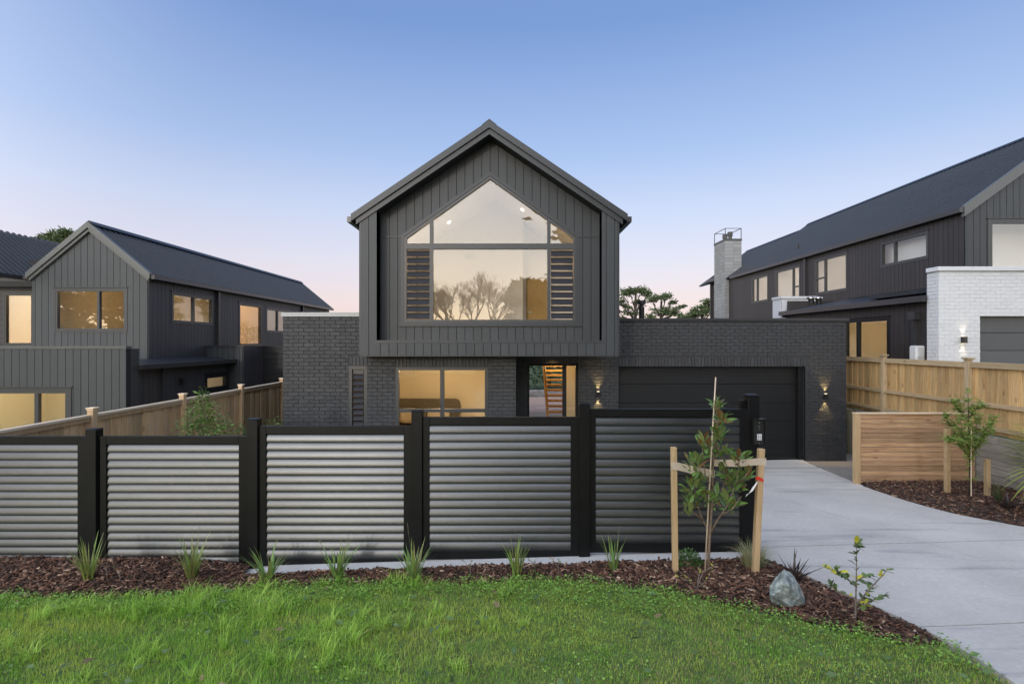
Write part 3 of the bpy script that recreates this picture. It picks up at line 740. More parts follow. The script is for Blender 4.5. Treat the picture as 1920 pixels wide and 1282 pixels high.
louvres(gw, FI, WU0 + fwid + 0.01, MV[0][0] - 0.01, WB + fwid, TV[0] - 0.03, 10)
louvres(gw, FI, MV[1][1] + 0.01, WU1 - fwid - 0.01, WB + fwid, TV[0] - 0.03, 10)
# roof with two-step barge
RY0, RY1 = 11.9, 24.0; EX = 3.02
TOPZ = 7.93
bm = bmesh.new()
for s in (-1, 1):
    for w, zt, zb, y0, y1 in ((EX, TOPZ, TOPZ - 0.155, RY0, BY + 0.012), (EX - 0.10, TOPZ - 0.158, TOPZ - 0.285, RY0 + 0.05, BY + 0.008)):
        q = [(UC, zt), (UC + s * w, zt - SL * w), (UC + s * w, zb - SL * w), (UC, zb)]
        prism(bm, q if s > 0 else q[::-1], front(y1), 0.0, y1 - y0)
obj('barge_board', bm, 'trim_grey', house)
for s in (-1, 1):
    v = Vector((-s, 0, SL)).normalized(); nn = Vector((s * SL, 0, 1)).normalized()
    corrugated('roof', house, (UC + s * EX, BY + 0.02, TOPZ - SL * EX - 0.05), (0, 1, 0), v, nn, RY1 - BY, EX * math.sqrt(1 + SL * SL) - 0.01, 'roof_metal')
    boxobj('gutter', UC + s * EX - (0.0 if s > 0 else 0.09), UC + s * EX + (0.09 if s > 0 else 0.0), RY0 + 0.03, RY1, TOPZ - SL * EX - 0.17, TOPZ - SL * EX - 0.05, 'gutter', house)
bm = bmesh.new(); prism(bm, [(UC - 0.16, TOPZ - 0.10), (UC, TOPZ + 0.03), (UC + 0.16, TOPZ - 0.10), (UC, TOPZ + 0.0)], front(RY0 - 0.004), -12, 0); obj('ridge_cap', bm, 'trim_grey', house)
# soffit and raked ceiling
for zz, y0, y1, mt, nm in ((7.655, BY + 0.015, 12.5, 'dark_backing', 'soffit'), (7.50, 12.53, 18.0, 'paint_white', 'ceiling')):
    bm = bmesh.new()
    for s in (-1, 1):
        q = [(UC, zz), (UC + s * 2.78, zz - SL * 2.78), (UC + s * 2.78, zz - SL * 2.78 + 0.03), (UC, zz + 0.03)]
        prism(bm, q if s > 0 else q[::-1], front(y1), 0, y1 - y0)
    obj(nm, bm, mt, house)
# outer side walls of the upper storey
for X, nx in ((BX0, -1), (BX1, 1)):
    fs_ = Fr((X, 0, 0), (0, 1, 0), (nx, 0, 0)); r_ = rect(BY + 0.002, 23.8, ZB, roofz(X, 7.66))
    sw = slab('side_wall', house, fs_, [r_], -0.1, -0.001, 'dark_backing'); boards(sw, fs_, [r_], 0.188, 'cladding', phase=BY)
boxobj('underside', BX0 + 0.03, BX1 - 0.03, BY + 0.02, 23.7, ZB - 0.008, ZB + 0.06, 'dark_backing', house)
# room behind the gable window
bm = bmesh.new()
box(bm, IN0 - 0.03, IN1 + 0.03, 12.53, 18.0, 3.0, 3.08)
box(bm, IN0 - 0.06, IN0 - 0.03, 12.53, 18.0, 3.08, 5.9); box(bm, IN1 + 0.03, IN1 + 0.06, 12.53, 18.0, 3.08, 5.9)
prism(bm, [(IN0, 3.08), (0.35, 3.08), (0.35, roofz(0.35, 7.5)), (UC, 7.5), (IN0, roofz(IN0, 7.5))], front(17.2), -0.1, 0)
prism(bm, [(0.35, 3.08), (IN1, 3.08), (IN1, roofz(IN1, 7.5)), (0.35, roofz(0.35, 7.5))], front(17.8), -0.1, 0)
obj('room_lining', bm, 'paint_white', house)
dr = root('interior_door', 'golden timber door standing open inside the gable room', 'door', (0.7, 17.5, 3.09))
o = boxobj('door_leaf', 0.47, 1.18, 17.66, 17.70, 3.09, 5.15, 'wood_door', dr, 0.004); boxobj('handle', 0.52, 0.64, 17.60, 17.66, 4.05, 4.08, 'steel', dr)
boxobj('door_frame', 0.38, 0.45, 17.62, 17.74, 3.085, 5.22, 'paint_white', house); boxobj('door_frame', 1.20, 1.27, 17.62, 17.74, 3.085, 5.22, 'paint_white', house)
bm = bmesh.new(); box(bm, -1.53, -1.13, 17.17, 17.2, 5.72, 5.85)
for k in range(6): box(bm, -1.5, -1.16, 17.155, 17.17, 5.735 + k * 0.018, 5.742 + k * 0.018)
obj('air_vent', bm, 'vent_white', house)
for (u, Y) in ((-1.84, 15.9), (0.31, 15.9), (-1.84, 13.9), (0.6, 13.9)):
    z = roofz(u, 7.5)
    bm = bmesh.new(); s = 1 if u > UC else -1
    tube(bm, [(u - s * 0.02, Y, z - 0.03), (u + s * 0.0, Y, z + 0.0)], [0.05, 0.05], 12); obj('downlight', bm, 'lamp_glow', house)
lamp('ceiling_light', (-1.5, 15.0, 5.2), 10, (1, 0.66, 0.34), 0.3, house); lamp('ceiling_light', (0.7, 15.2, 5.2), 13, (1, 0.62, 0.28), 0.3, house)

# ground floor: brick walls
YL, YG = 12.5, 14.2
LX0, LX1 = -5.24, 0.09
holesL = [(-3.735, -3.31, 0.25, 2.555), (-2.665, -0.545, 0.45, 2.53)]
wl_ = slab('brick_wall', house, front(YL), cut(rect(LX0, LX1, -0.3, 2.80), holesL) + [rect(LX0, BX0 + 0.1, 2.80, 3.68)], -0.1, 0.003, 'mortar_dark')
sold = [(h[0] - 0.0, h[1] + 0.0, h[3], h[3] + 0.24) for h in holesL]
ext = [(-3.335, 0.09, 2.82, 4.0)]
bl = [b for b in courses(LX0, LX1, -0.11, 3.68, holesL + sold + ext)]
bl.sort(key=lambda b: (b[1] < 1.0, -b[1]))
vis = [b for b in bl if b[1] > 1.12]; hid = [b for b in bl if b[1] <= 1.12]
for b in range(1): pass
def soldier_row(h, lo, n=None):
    n = n or round((h[1] - h[0]) / 0.086); p = (h[1] - h[0]) / n
    return [(h[0] + (i + 0.5) * p, lo + 0.118, 0.226) for i in range(n)]
front_bricks = vis + hid
lay(wl_, YL - 0.012, vis + hid, min(len(vis), 268), 'brick_dark')
lay(wl_, YL - 0.014, soldier_row(holesL[0], 2.556) + soldier_row(holesL[1], 2.532), 32, 'brick_dark', 'soldier_brick', True)
holesG = [(0.40, 1.72, -0.5, 2.54), (2.77, 7.62, -0.5, 2.46)]
wg_ = slab('brick_wall', house, front(YG), cut(rect(0.0, 8.69, -0.3, 2.80), holesG) + [rect(BX1 - 0.2, 8.69, 2.80, 3.645)], -0.1, 0.003, 'mortar_dark')
soldG = [(0.34, 1.78, 2.54, 2.78), (2.77, 7.66, 2.46, 2.70)]
gb = courses(0.0, 8.69, -0.10, 3.64, holesG + soldG + [(-1, 2.3, 2.82, 4)], pitch=0.2412)
lay(wg_, YG - 0.012, gb, 0, 'brick_dark')
lay(wg_, YG - 0.014, soldier_row(soldG[0], 2.542) + soldier_row(soldG[1], 2.462), 74, 'brick_dark', 'soldier_brick', True)
# side walls, returns, flat roofs
bm = bmesh.new()
box(bm, LX0, LX0 + 0.1, YL + 0.1, 24, -0.3, 3.67); box(bm, 8.58, 8.69, YG + 0.1, 24, -0.3, 3.64); box(bm, 0.0, 0.085, YL + 0.1, YG - 0.01, -0.3, 2.79)
box(bm, LX0 + 0.1, 0.0, 23.9, 24, -0.3, 3.6); box(bm, 2.7, 8.58, 23.9, 24, -0.3, 3.6)
obj('rear_wall', bm, 'mortar_dark', house)
bm = bmesh.new(); box(bm, LX0 + 0.1, BX0 - 0.02, YL + 0.1, 23.9, 3.4, 3.5); box(bm, BX1 + 0.02, 8.58, YG + 0.1, 23.9, 3.4, 3.5); obj('flat_roof', bm, 'roof_metal', house)
bm = bmesh.new(); box(bm, LX0 - 0.03, BX0 - 0.022, YL - 0.045, YL + 0.16, 3.68, 3.775); box(bm, LX0 - 0.03, LX0 + 0.16, YL + 0.16, 24, 3.68, 3.775); obj('coping', bm, 'coping_light', house)
bm = bmesh.new(); box(bm, BX1 + 0.022, 8.74, YG - 0.05, YG + 0.16, 3.645, 3.715); box(bm, 8.54, 8.74, YG + 0.16, 24, 3.645, 3.715); obj('coping', bm, 'coping_dark', house)
# narrow louvre window
FL = front(YL + 0.02)
lw = window(house, FL, -3.734, -3.311, 0.251, 2.554, fw=0.075, trim=0, glass=False)
louvres(lw, FL, -3.64, -3.405, 0.34, 2.36, 15, tilt=0.05, open_=0.82)
boxobj('head_panel', -3.64, -3.405, YL + 0.02, YL + 0.06, 2.37, 2.465, 'frame_charcoal', lw)
room(house, FL, -4.6, -3.22, 0.1, 2.62, 1.9, 1.2)
# bedroom window
window(house, FL, -2.664, -0.546, 0.451, 2.529, mull=(-1.60,), trans=((0, 1.53), (1, 1.53)), fw=0.075, trim=0)
bm = bmesh.new(); y0, y1 = YL + 0.16, 16.4
box(bm, -3.75, -0.05, y1, y1 + 0.05, 0, 2.7); box(bm, -3.19, -3.15, y0, 14.75, 0, 2.7); box(bm, -3.75, -3.7, 14.8, y1, 0, 2.7); box(bm, -3.7, -3.15, 14.75, 14.8, 0, 2.7); box(bm, -0.1, -0.05, y0, y1, 0, 2.7); box(bm, -3.7, -0.1, y0, y1, 2.66, 2.7); box(bm, -3.7, -0.1, y0, y1, -0.04, 0)
box(bm, -0.46, -0.38, y1 - 0.06, y1 - 0.002, 0, 2.3)
obj('bedroom_lining', bm, 'paint_warm', house)
boxobj('door_frame', -0.36, -0.12, y1 - 0.05, y1 - 0.003, 0, 2.35, 'wood_door', house)
lamp('ceiling_light', (-1.9, 14.6, 2.45), 50, (1.0, 0.71, 0.38), 0.1, house)
bed = root('bed', 'brown upholstered headboard bed behind the lower bedroom window', 'bed', (-2.0, 15.2, 0))
bm = bmesh.new(); prism(bm, [(-3.45, 0.1), (-1.55, 0.1), (-1.55, 1.30), (-1.58, 1.38), (-1.68, 1.42), (-3.45, 1.42)], front(16.3), 0, 0.12); bev(obj('headboard', bm, 'fabric_brown', bed), 0.02, 2)
boxobj('mattress', -3.3, -1.7, 14.1, 16.15, 0.2, 0.62, 'fabric_cream', bed, 0.05)
for (px, w, zc, tl) in ((-3.0, 0.6, 0.95, 0.3), (-2.15, 0.66, 0.90, 0.4)):
    bm = bmesh.new(); bmesh.ops.create_uvsphere(bm, u_segments=20, v_segments=12, radius=1)
    for v in bm.verts:
        x, y, z = v.co; f = lambda q: math.copysign(abs(q) ** 0.45, q)
        v.co = (f(x) * w / 2, y * 0.09, f(z) * 0.22)
    bmesh.ops.rotate(bm, verts=bm.verts, cent=(0, 0, 0), matrix=Matrix.Rotation(-tl, 3, 'X')); bmesh.ops.translate(bm, verts=bm.verts, vec=(px, 15.95, zc))
    o = obj('pillow', bm, 'fabric_cream', smooth=True); tag(o, 'plump cream pillow leaning on the brown headboard ' + ('near the window jamb' if px < -2.5 else 'under the mullion'), 'pillow', 'pillows on the bed')
# entry: glazed door, hall, open stair
FD = front(YG + 0.12)
window(house, FD, 0.37, 1.75, 0.02, 2.56, mull=(1.375,), fw=0.085, trim=0, mat='frame_black')
bm = bmesh.new(); y0 = YG + 0.26
box(bm, 0.1, 0.16, y0, 23.9, 0, 2.7); box(bm, 2.62, 2.68, y0, 23.9, 0, 2.7)
box(bm, 0.16, 1.0, y0, 23.9, 2.66, 2.7); box(bm, 1.0, 2.62, 20.2, 23.9, 2.66, 2.7)
box(bm, 1.61, 2.62, 16.4, 16.5, 0, 2.7)
obj('hall_lining', bm, 'paint_warm', house)
boxobj('hall_floor', 0.16, 2.62, y0, 23.9, -0.06, 0.0, 'floor_timber', house)
stair = []
for i in range(15):
    z, Y = 0.16 * (i + 1), 17.2 + 0.235 * i
    boxobj('stair_tread', 1.22, 1.90, Y, Y + 0.29, z - 0.06, z, 'stair_wood', house)
bm = bmesh.new(); prism(bm, [(17.0, 0.0), (17.35, 0.0), (20.9, 2.42), (20.9, 2.62), (20.75, 2.6)], Fr((1.15, 0, 0), (0, 1, 0), (1, 0, 0)), 0, 0.06); obj('stair_stringer', bm, 'stair_wood', house)
bm = bmesh.new(); tube(bm, [(1.12, 17.1, 1.0), (1.12, 20.7, 3.45)], [0.03, 0.03], 8); obj('handrail', bm, 'stair_wood', house)
lamp('ceiling_light', (1.5, 15.3, 2.5), 24, (1.0, 0.62, 0.26), 0.08, house); lamp('ceiling_light', (1.7, 19.5, 2.5), 40, (1.0, 0.62, 0.26), 0.08, house)
# soffit downlight over the door
bm = bmesh.new(); tube(bm, [(1.05, 13.9, 2.775), (1.05, 13.9, 2.79)], [0.045, 0.045], 12); obj('downlight', bm, 'lamp_glow', house)
lamp('soffit_downlight', (1.05, 13.98, 2.77), 9, (1.0, 0.62, 0.28), 0.03, house, spot=(rad(120), 0.6))
# garage door: five ribbed panels in a recess
for k in range(5):
    z0 = 0.005 + k * 0.497
    o = boxobj('door_panel', 2.775, 7.50, YG + 0.24, YG + 0.28, z0, z0 + 0.490, 'door_black', house, 0.006)
boxobj('door_backing', 2.72, 7.60, YG + 0.285, YG + 0.32, 0, 2.5, 'frame_black', house)
boxobj('door_track', 7.50, 7.618, YG + 0.10, YG + 0.28, 0, 2.455, 'frame_black', house)
boxobj('door_seal', 2.78, 7.49, YG + 0.225, YG + 0.238, 0.022, 0.055, 'gutter', house)
# flue on the roof
bm = bmesh.new(); p = at(1203, 596, 18.0)
tube(bm, [(p.x, 18, 3.5), (p.x, 18, 4.26)], [0.09, 0.09], 16); tube(bm, [(p.x, 18, 4.27), (p.x, 18, 4.34), (p.x, 18, 4.345), (p.x, 18, 4.46)], [0.07, 0.07, 0.135, 0.125], 16)
fl = obj('flue', bm, 'frame_black', house, smooth=False)
# up-and-down wall lights
def sconce(X, Y, z, label, power=44, col=(1.0, 0.66, 0.26)):
    r = root('wall_light', label, 'wall light', (X, Y, z))
    o = boxobj('housing', X - 0.045, X + 0.045, Y - 0.105, Y - 0.012, z - 0.075, z + 0.075, 'plastic_black', r, 0.004)
    boxobj('back_plate', X - 0.035, X + 0.035, Y - 0.014, Y + 0.002, z - 0.05, z + 0.05, 'plastic_black', r)
    for s in (1, -1):
        boxobj('lens', X - 0.03, X + 0.03, Y - 0.085, Y - 0.025, z + s * 0.0755 - 0.001, z + s * 0.0755 + 0.001, 'lamp_glow', r)
        lamp('beam', (X, Y - 0.06, z + s * 0.082), power, col, 0.012, r, spot=(rad(70), 0.9), rot=(rad(180) if s > 0 else 0, 0, 0))
sconce(at(1121, 0, YG).x, YG, at(0, 739, YG).z, 'lit up-and-down wall light between entry door and garage door')
sconce(at(1546, 0, YG).x, YG, at(0, 743, YG).z, 'lit up-and-down wall light between garage door and timber fence')
# back garden seen through the hall
dk = root('rear_deck', 'reddish timber deck seen through the glazed entry door', 'deck', (1.5, 27, -0.05))
for k in range(46):
    y = 24.1 + k * 0.145
    boxobj('deck_board', -3, 7, y, y + 0.139, -0.05, -0.012, 'deck_boards', dk)
sw_ = root('garden_wall', 'low pale stone garden wall beyond the rear deck', 'wall', (1.5, 31, 0))
for r_ in range(3):
    x = -3.0 + r_ * 0.2
    while x < 7:
        L = R.uniform(0.35, 0.8); boxobj('stone', x, x + L - 0.015, 30.9 - R.uniform(0, 0.03), 31.2, -0.05 + r_ * 0.14, -0.05 + r_ * 0.14 + 0.132, 'stone', sw_, 0.012); x += L

# ------------------------------------------------------------------ neighbour on the left
lh = root('left_house', 'dark board clad neighbour with steep gable beyond the brown paling fence', 'house', (-12, 20, -0.3))
WARM = (1.0, 0.66, 0.32)
LX, LY = -10.4, 15.6
FG = front(LY); gx0, gx1, gc = -13.68, LX, -12.02
EV, AP = 5.0, 6.34                                   # eave and apex under the roof
gable = [(gx0, 2.4), (gx1, 2.4), (gx1, EV), (gc, AP), (gx0, EV)]
hw = [(-13.02, -11.02, 3.43, 4.6)]
w_ = slab('gable_wall', lh, FG, cut(gable, hw), -0.12, 0, 'dark_backing')
boards(w_, FG, [clip(clip(r, -1, 0, -(gx0 + 0.04)), 1, 0, gx1 - 0.04) for r in cut(gable, [(h[0] - 0.05, h[1] + 0.05, h[2] - 0.05, h[3] + 0.05) for h in hw])], 0.186, 'cladding_left', phase=gc - 0.09)
bm = bmesh.new(); prism(bm, rect(gx0, gx0 + 0.038, 2.4, EV), FG, 0, 0.024); prism(bm, rect(gx1 - 0.038, gx1, 2.4, EV), FG, 0, 0.024); obj('corner_trim', bm, 'cladding_left', w_)
window(lh, FG, *hw[0], mull=(-11.80,), fw=0.055)
bm = bmesh.new(); box(bm, -13.43, -13.4, 15.74, 19.3, 2.9, 4.95); box(bm, -13.4, -10.53, 19.3, 19.33, 2.9, 4.95); box(bm, -13.4, -10.53, 15.74, 19.3, 2.87, 2.9); box(bm, -13.4, -10.53, 15.74, 19.3, 4.95, 4.98)
obj('room_lining', bm, 'paint_warm', lh); lamp('ceiling_light', (-11.9, 17.6, 4.6), 15, WARM, 0.12, lh)
# side wall facing the main house
FS = Fr((LX, 0, 0), (0, 1, 0), (1, 0, 0))
hs = [(16.69, 18.95, 3.72, 4.60), (20.8, 22.62, 2.98, 4.56), (23.1, 25.7, 3.55, 4.52)]
side = rect(LY + 0.002, 31.0, 2.3, EV)
w_ = slab('side_wall', lh, FS, cut(side, hs), -0.12, 0, 'dark_backing')
boards(w_, FS, cut(side, [(h[0] - 0.05, h[1] + 0.05, h[2] - 0.05, h[3] + 0.05) for h in hs]), 0.188, 'cladding_shaded_plum', phase=LY)
window(lh, FS, *hs[0], mull=(17.83,), fw=0.05); window(lh, FS, *hs[1], fw=0.05); window(lh, FS, *hs[2], mull=(24.2,), fw=0.05)
room(lh, FS, 20.4, 22.75, 2.7, 4.95, 2.6, 34, col=(1.0, 0.58, 0.18)); room(lh, FS, 22.85, 26.2, 2.9, 4.95, 2.6, 9, mat='paint_white', col=(1, 0.9, 0.75))
for y in (19.15, 26.9):
    bm = bmesh.new(); box(bm, LX + 0.03, LX + 0.12, y, y + 0.09, 2.6, 4.86); dp = obj('downpipe', bm, 'gutter', lh)
    boxobj('bracket', LX + 0.018, LX + 0.13, y - 0.02, y + 0.11, 4.5, 4.54, 'gutter', dp); boxobj('bracket', LX + 0.018, LX + 0.13, y - 0.02, y + 0.11, 3.1, 3.14, 'gutter', dp)
# roof
sl = (AP - EV) / (gx1 - gc); ov = 0.14
RZ = AP + 0.10
for s in (-1, 1):
    v = Vector((-s, 0, sl)).normalized(); nn = Vector((s * sl, 0, 1)).normalized(); half = (gx1 - gc) + ov
    corrugated('roof', lh, (gc + s * half, LY - 0.1, RZ - sl * half), (0, 1, 0), v, nn, 15.6, half * math.sqrt(1 + sl * sl), 'roof_metal', pitch=0.22, h=0.06)
    boxobj('gutter', gc + s * half - (0.0 if s > 0 else 0.11), gc + s * half + (0.11 if s > 0 else 0), LY - 0.1, 31.1, RZ - sl * half - 0.10, RZ - sl * half + 0.02, 'gutter', lh)
    bm = bmesh.new()
    for w, a, b, d in ((half, 0.075, -0.10, 0.15), (half - 0.06, -0.102, -0.20, 0.10)):
        q = [(gc, RZ + a), (gc + s * w, RZ + a - sl * w), (gc + s * w, RZ + b - sl * w), (gc, RZ + b)]
        prism(bm, q if s > 0 else q[::-1], front(LY), 0.03, d)
    obj('barge_board', bm, 'barge_light', lh)
bm = bmesh.new(); prism(bm, [(gc - 0.17, RZ - 0.02), (gc, RZ + 0.11), (gc + 0.17, RZ - 0.02), (gc, RZ + 0.07)], front(LY - 0.1), -15.6, 0); obj('ridge_cap', bm, 'roof_metal', lh)
# lower front block with its parapet
FB = front(13.4); bx1 = -9.46
hb = [(-14.5, -10.86, -0.3, 1.92)]
blk = rect(-16, bx1, -0.5, 2.93)
w_ = slab('lower_wall', lh, FB, cut(blk, hb), -0.14, 0, 'dark_backing'); boards(w_, FB, cut(blk, [(-14.6, -10.78, -0.3, 2.0)]), 0.1885, 'cladding_left', phase=bx1 + 0.03)
window(lh, FB, *hb[0], mull=(-11.65,), fw=0.08, trim=0.07); room(lh, FB, -15, -10.6, -0.4, 2.4, 4.2, 95, col=(1.0, 0.78, 0.48))
boxobj('room_door', -13.05, -12.35, 17.53, 17.57, -0.4, 1.75, 'paint_white', lh); boxobj('door_frame', -13.13, -13.06, 17.5, 17.59, -0.4, 1.82, 'vent_white', lh); boxobj('door_frame', -12.34, -12.27, 17.5, 17.59, -0.4, 1.82, 'vent_white', lh)
boxobj('parapet_side', bx1 - 0.14, bx1 + 0.002, 13.545, 13.85, -0.5, 2.93, 'frame_charcoal', lh)
bm = bmesh.new(); n_ = 40
rows = []
for i in range(n_ + 1):                                # slightly buckled flashing along the parapet
    x = -16 + (bx1 + 0.02 + 16) * i / n_; w = 0.018 * mnoise.noise((x * 2.1, 0, 5)) * min(1, max(0, (x + 12.6) / 0.8))
    rows.append([bm.verts.new((x, 13.36, 2.932 + w * 0.4)), bm.verts.new((x, 13.355, 3.0 + w)), bm.verts.new((x, 13.56, 3.0 + w)), bm.verts.new((x, 13.56, 2.932))])
for a, b in zip(rows, rows[1:]):
    for k in range(4): bm.faces.new((a[k], a[(k + 1) % 4], b[(k + 1) % 4], b[k]))
bm.faces.new(rows[0]); bm.faces.new(rows[-1][::-1]); obj('parapet_flashing', bm, 'barge_light', lh)
# low side wing with its lean-to roof
FW = Fr((-9.62, 0, 0), (0, 1, 0), (1, 0, 0)); hwg = [(17.15, 18.38, 1.60, 2.0)]
wing = rect(13.86, 18.58, -0.5, 2.42)
w_ = slab('wing_wall', lh, FW, cut(wing, hwg), -0.12, 0, 'dark_backing'); boards(w_, FW, cut(wing, [(17.06, 18.47, 1.51, 2.09)]), 0.188, 'cladding_shaded_plum', phase=13.86)
window(lh, FW, *hwg[0], fw=0.05, trim=0.09, mat='frame_black'); room(lh, FW, 16.8, 18.5, 1.0, 2.35, 1.4, 5, col=(1, 0.84, 0.66))
bm = bmesh.new(); prism(bm, [(-10.4, 2.56), (-9.46, 2.46), (-9.46, 2.50), (-10.4, 2.62)], front(13.86), -4.72, 0); obj('lean_to_roof', bm, 'roof_metal', lh)
boxobj('gutter', -9.46, -9.34, 13.8, 18.56, 2.40, 2.52, 'gutter', lh)
bm = bmesh.new(); box(bm, -9.60, -9.52, 14.9, 14.98, -0.5, 2.4); obj('downpipe', bm, 'gutter', lh)
bm = bmesh.new(); box(bm, -9.60, -9.50, 15.75, 15.87, 1.86, 2.06); obj('outdoor_light', bm, 'plastic_black', lh)
FP = front(18.6); pr = rect(-10.4, -9.17, -0.5, 2.93)
w_ = slab('parapet_wall', lh, FP, [pr], -0.1, 0, 'dark_backing'); boards(w_, FP, [pr], 0.188, 'cladding', phase=-10.4)
FQ = Fr((-9.17, 0, 0), (0, 1, 0), (1, 0, 0)); pr = rect(18.605, 20.1, -0.5, 2.93)
w_ = slab('parapet_wall', lh, FQ, [pr], -0.1, -0.001, 'dark_backing'); boards(w_, FQ, [pr], 0.188, 'cladding_shaded_plum', phase=18.6)
boxobj('parapet_cap', -10.39, -9.13, 18.55, 20.1, 2.93, 2.985, 'gutter', lh)
FT = front(20.1); pr = rect(-9.17, -7.6, -0.5, 2.95)
w_ = slab('rear_block_wall', lh, FT, [pr], -0.1, 0, 'dark_backing'); boards(w_, FT, [pr], 0.19, 'frame_black', phase=0, horiz=True)
# wing on the far side: own roof slope and tall window
FK = front(17.3); hk = [(-16.05, -15.16, 3.02, 4.62)]
wk = rect(-19, -13.66, 2.4, 5.7); w_ = slab('rear_wing_wall', lh, FK, cut(wk, hk), -0.12, 0, 'dark_backing'); boards(w_, FK, cut(wk, [(-16.1, -15.1, 2.97, 4.67)]), 0.19, 'cladding_shaded_plum', phase=0, horiz=True)
window(lh, FK, *hk[0], fw=0.05); room(lh, FK, -16.5, -14.2, 2.8, 4.9, 2.6, 15, col=(1.0, 0.72, 0.42))
v = Vector((-1.9, 0, 1.57)).normalized(); nn = Vector((1.57, 0, 1.9)).normalized()
corrugated('roof', lh, (-14.6, 13.6, 5.02), (0, 1, 0), v, nn, 15, 2.62, 'roof_metal', pitch=0.22, h=0.06)
boxobj('gutter', -14.6, -14.5, 13.6, 17.2, 4.94, 5.06, 'gutter', lh); boxobj('fascia', -17.5, -13.68, 17.0, 17.1, 4.82, 4.99, 'frame_black', lh)
pl = root('pendant_lamp', 'glowing cylindrical pendant lamp behind the tall upper window', 'lamp', (-11.2, 21.3, 3.5))
bm = bmesh.new(); tube(bm, [(-11.1, 21.35, 3.42), (-11.1, 21.35, 3.98)], [0.16, 0.16], 20, cap=False); obj('lamp_shade', bm, 'fabric_cream', pl, smooth=True)
bm = bmesh.new(); tube(bm, [(-11.1, 21.35, 3.52), (-11.1, 21.35, 3.92)], [0.10, 0.10], 16); obj('bulb', bm, 'pendant_glow', pl, smooth=True)
bm = bmesh.new(); tube(bm, [(-11.1, 21.35, 3.98), (-11.1, 21.35, 4.94)], [0.008, 0.008], 6); obj('cord', bm, 'plastic_black', pl)

# ------------------------------------------------------------------ neighbour on the right
rh = root('right_house', 'large dark board clad neighbour with white brick garage above the timber fence', 'house', (13, 20, 1.2))
RX, RYF = 12.85, 15.5; REV, rsl, RCX = 6.86, 0.73, 16.5
RAP = REV + rsl * (RCX - RX)
FG = front(RYF)
gab = [(RX, 3.5), (20.1, 3.5), (20.1, REV), (RCX, RAP), (RX, REV)]
hg = [(13.55, 16.6, 4.0, 6.52)]
w_ = slab('gable_wall', rh, FG, cut(gab, hg), -0.12, 0, 'dark_backing'); boards(w_, FG, [clip(r, -1, 0, -(RX + 0.04)) for r in cut(gab, [(13.48, 16.67, 3.9, 6.6)])], 0.188, 'cladding_left', phase=RX + 0.04)
bm = bmesh.new(); prism(bm, rect(RX, RX + 0.038, 3.5, REV), FG, 0, 0.024); obj('corner_trim', bm, 'cladding_left', w_)
window(rh, FG, *hg[0], mull=(15.6,), fw=0.06, trim=0.07); room(rh, FG, 13.2, 17.4, 3.9, 6.8, 4.5, 60, mat='paint_white', col=(1, 0.86, 0.66))
FS = Fr((RX, 0, 0), (0, 1, 0), (-1, 0, 0))
hs = [(16.86, 18.98, 5.72, 6.50), (20.93, 23.1, 5.12, 6.52), (24.35, 26.6, 4.6, 6.50), (27.4, 29.2, 5.2, 6.46)]
sd = rect(RYF + 0.002, 31.6, 3.3, REV)
w_ = slab('side_wall', rh, FS, cut(sd, hs), -0.12, 0, 'dark_backing'); boards(w_, FS, cut(sd, [(h[0] - 0.05, h[1] + 0.05, h[2] - 0.05, h[3] + 0.05) for h in hs]), 0.188, 'cladding_shaded_brown', phase=RYF)
window(rh, FS, *hs[0], mull=(18.32,), fw=0.05); window(rh, FS, *hs[1], mull=(22.4,), trans=((1, 5.75),), fw=0.055)
window(rh, FS, *hs[2], mull=(24.95,), trans=((0, 5.6),), fw=0.055); window(rh, FS, *hs[3], mull=(28.6,), fw=0.05)
for (a, b, lo) in ((16.4, 19.5, 4.6), (20.3, 23.7, 4.4), (24.0, 26.9, 4.4), (27.1, 30, 4.4)): room(rh, FS, a, b, lo, 6.8, 2.8, 26, mat='paint_white', col=(1, 0.84, 0.66))
for y in (23.75,):
    bm = bmesh.new(); box(bm, RX - 0.12, RX - 0.03, y, y + 0.09, 3.9, 6.75); dp = obj('downpipe', bm, 'gutter', rh)
    for z in (4.5, 6.3): boxobj('bracket', RX - 0.13, RX - 0.018, y - 0.02, y + 0.11, z, z + 0.04, 'gutter', dp)
half = RCX - RX + 0.12; RZ = RAP + 0.10
for (y0, y1, dz) in ((RYF - 0.12, 30.4, 0.0), (30.42, 37.2, -0.42)):
    for s in (-1, 1):
        v = Vector((-s, 0, rsl)).normalized(); nn = Vector((s * rsl, 0, 1)).normalized()
        corrugated('roof', rh, (RCX + s * half, y0, RZ - rsl * half + (dz if dz == 0 else -0.02)), (0, 1, 0), v, nn, y1 - y0 + (1.2 if dz == 0 and s < 0 else 0) * 0, half * math.sqrt(1 + rsl * rsl) * (1 if dz == 0 else 0.87), 'roof_metal', pitch=0.19, h=0.045)
bm = bmesh.new()
for (y0, y1, x, z) in ((RYF - 0.12, 30.4, RCX, RZ), (30.42, 37.2, RCX - 0.48, RZ - 0.37)): prism(bm, [(x - 0.17, z - 0.05), (x, z + 0.08), (x + 0.17, z - 0.05), (x, z + 0.04)], front(y0), -(y1 - y0), 0)
obj('ridge_cap', bm, 'roof_metal', rh)
boxobj('gutter', RCX - half - 0.12, RCX - half, RYF - 0.12, 31.65, RZ - rsl * half - 0.12, RZ - rsl * half + 0.02, 'gutter', rh)
bm = bmesh.new()
for s in (-1, 1):
    q = [(RCX, RZ + 0.07), (RCX + s * half, RZ + 0.07 - rsl * half), (RCX + s * half, RZ - 0.24 - rsl * half), (RCX, RZ - 0.24)]
    prism(bm, q if s > 0 else q[::-1], FG, 0.03, 0.14)
obj('barge_board', bm, 'barge_light', rh)
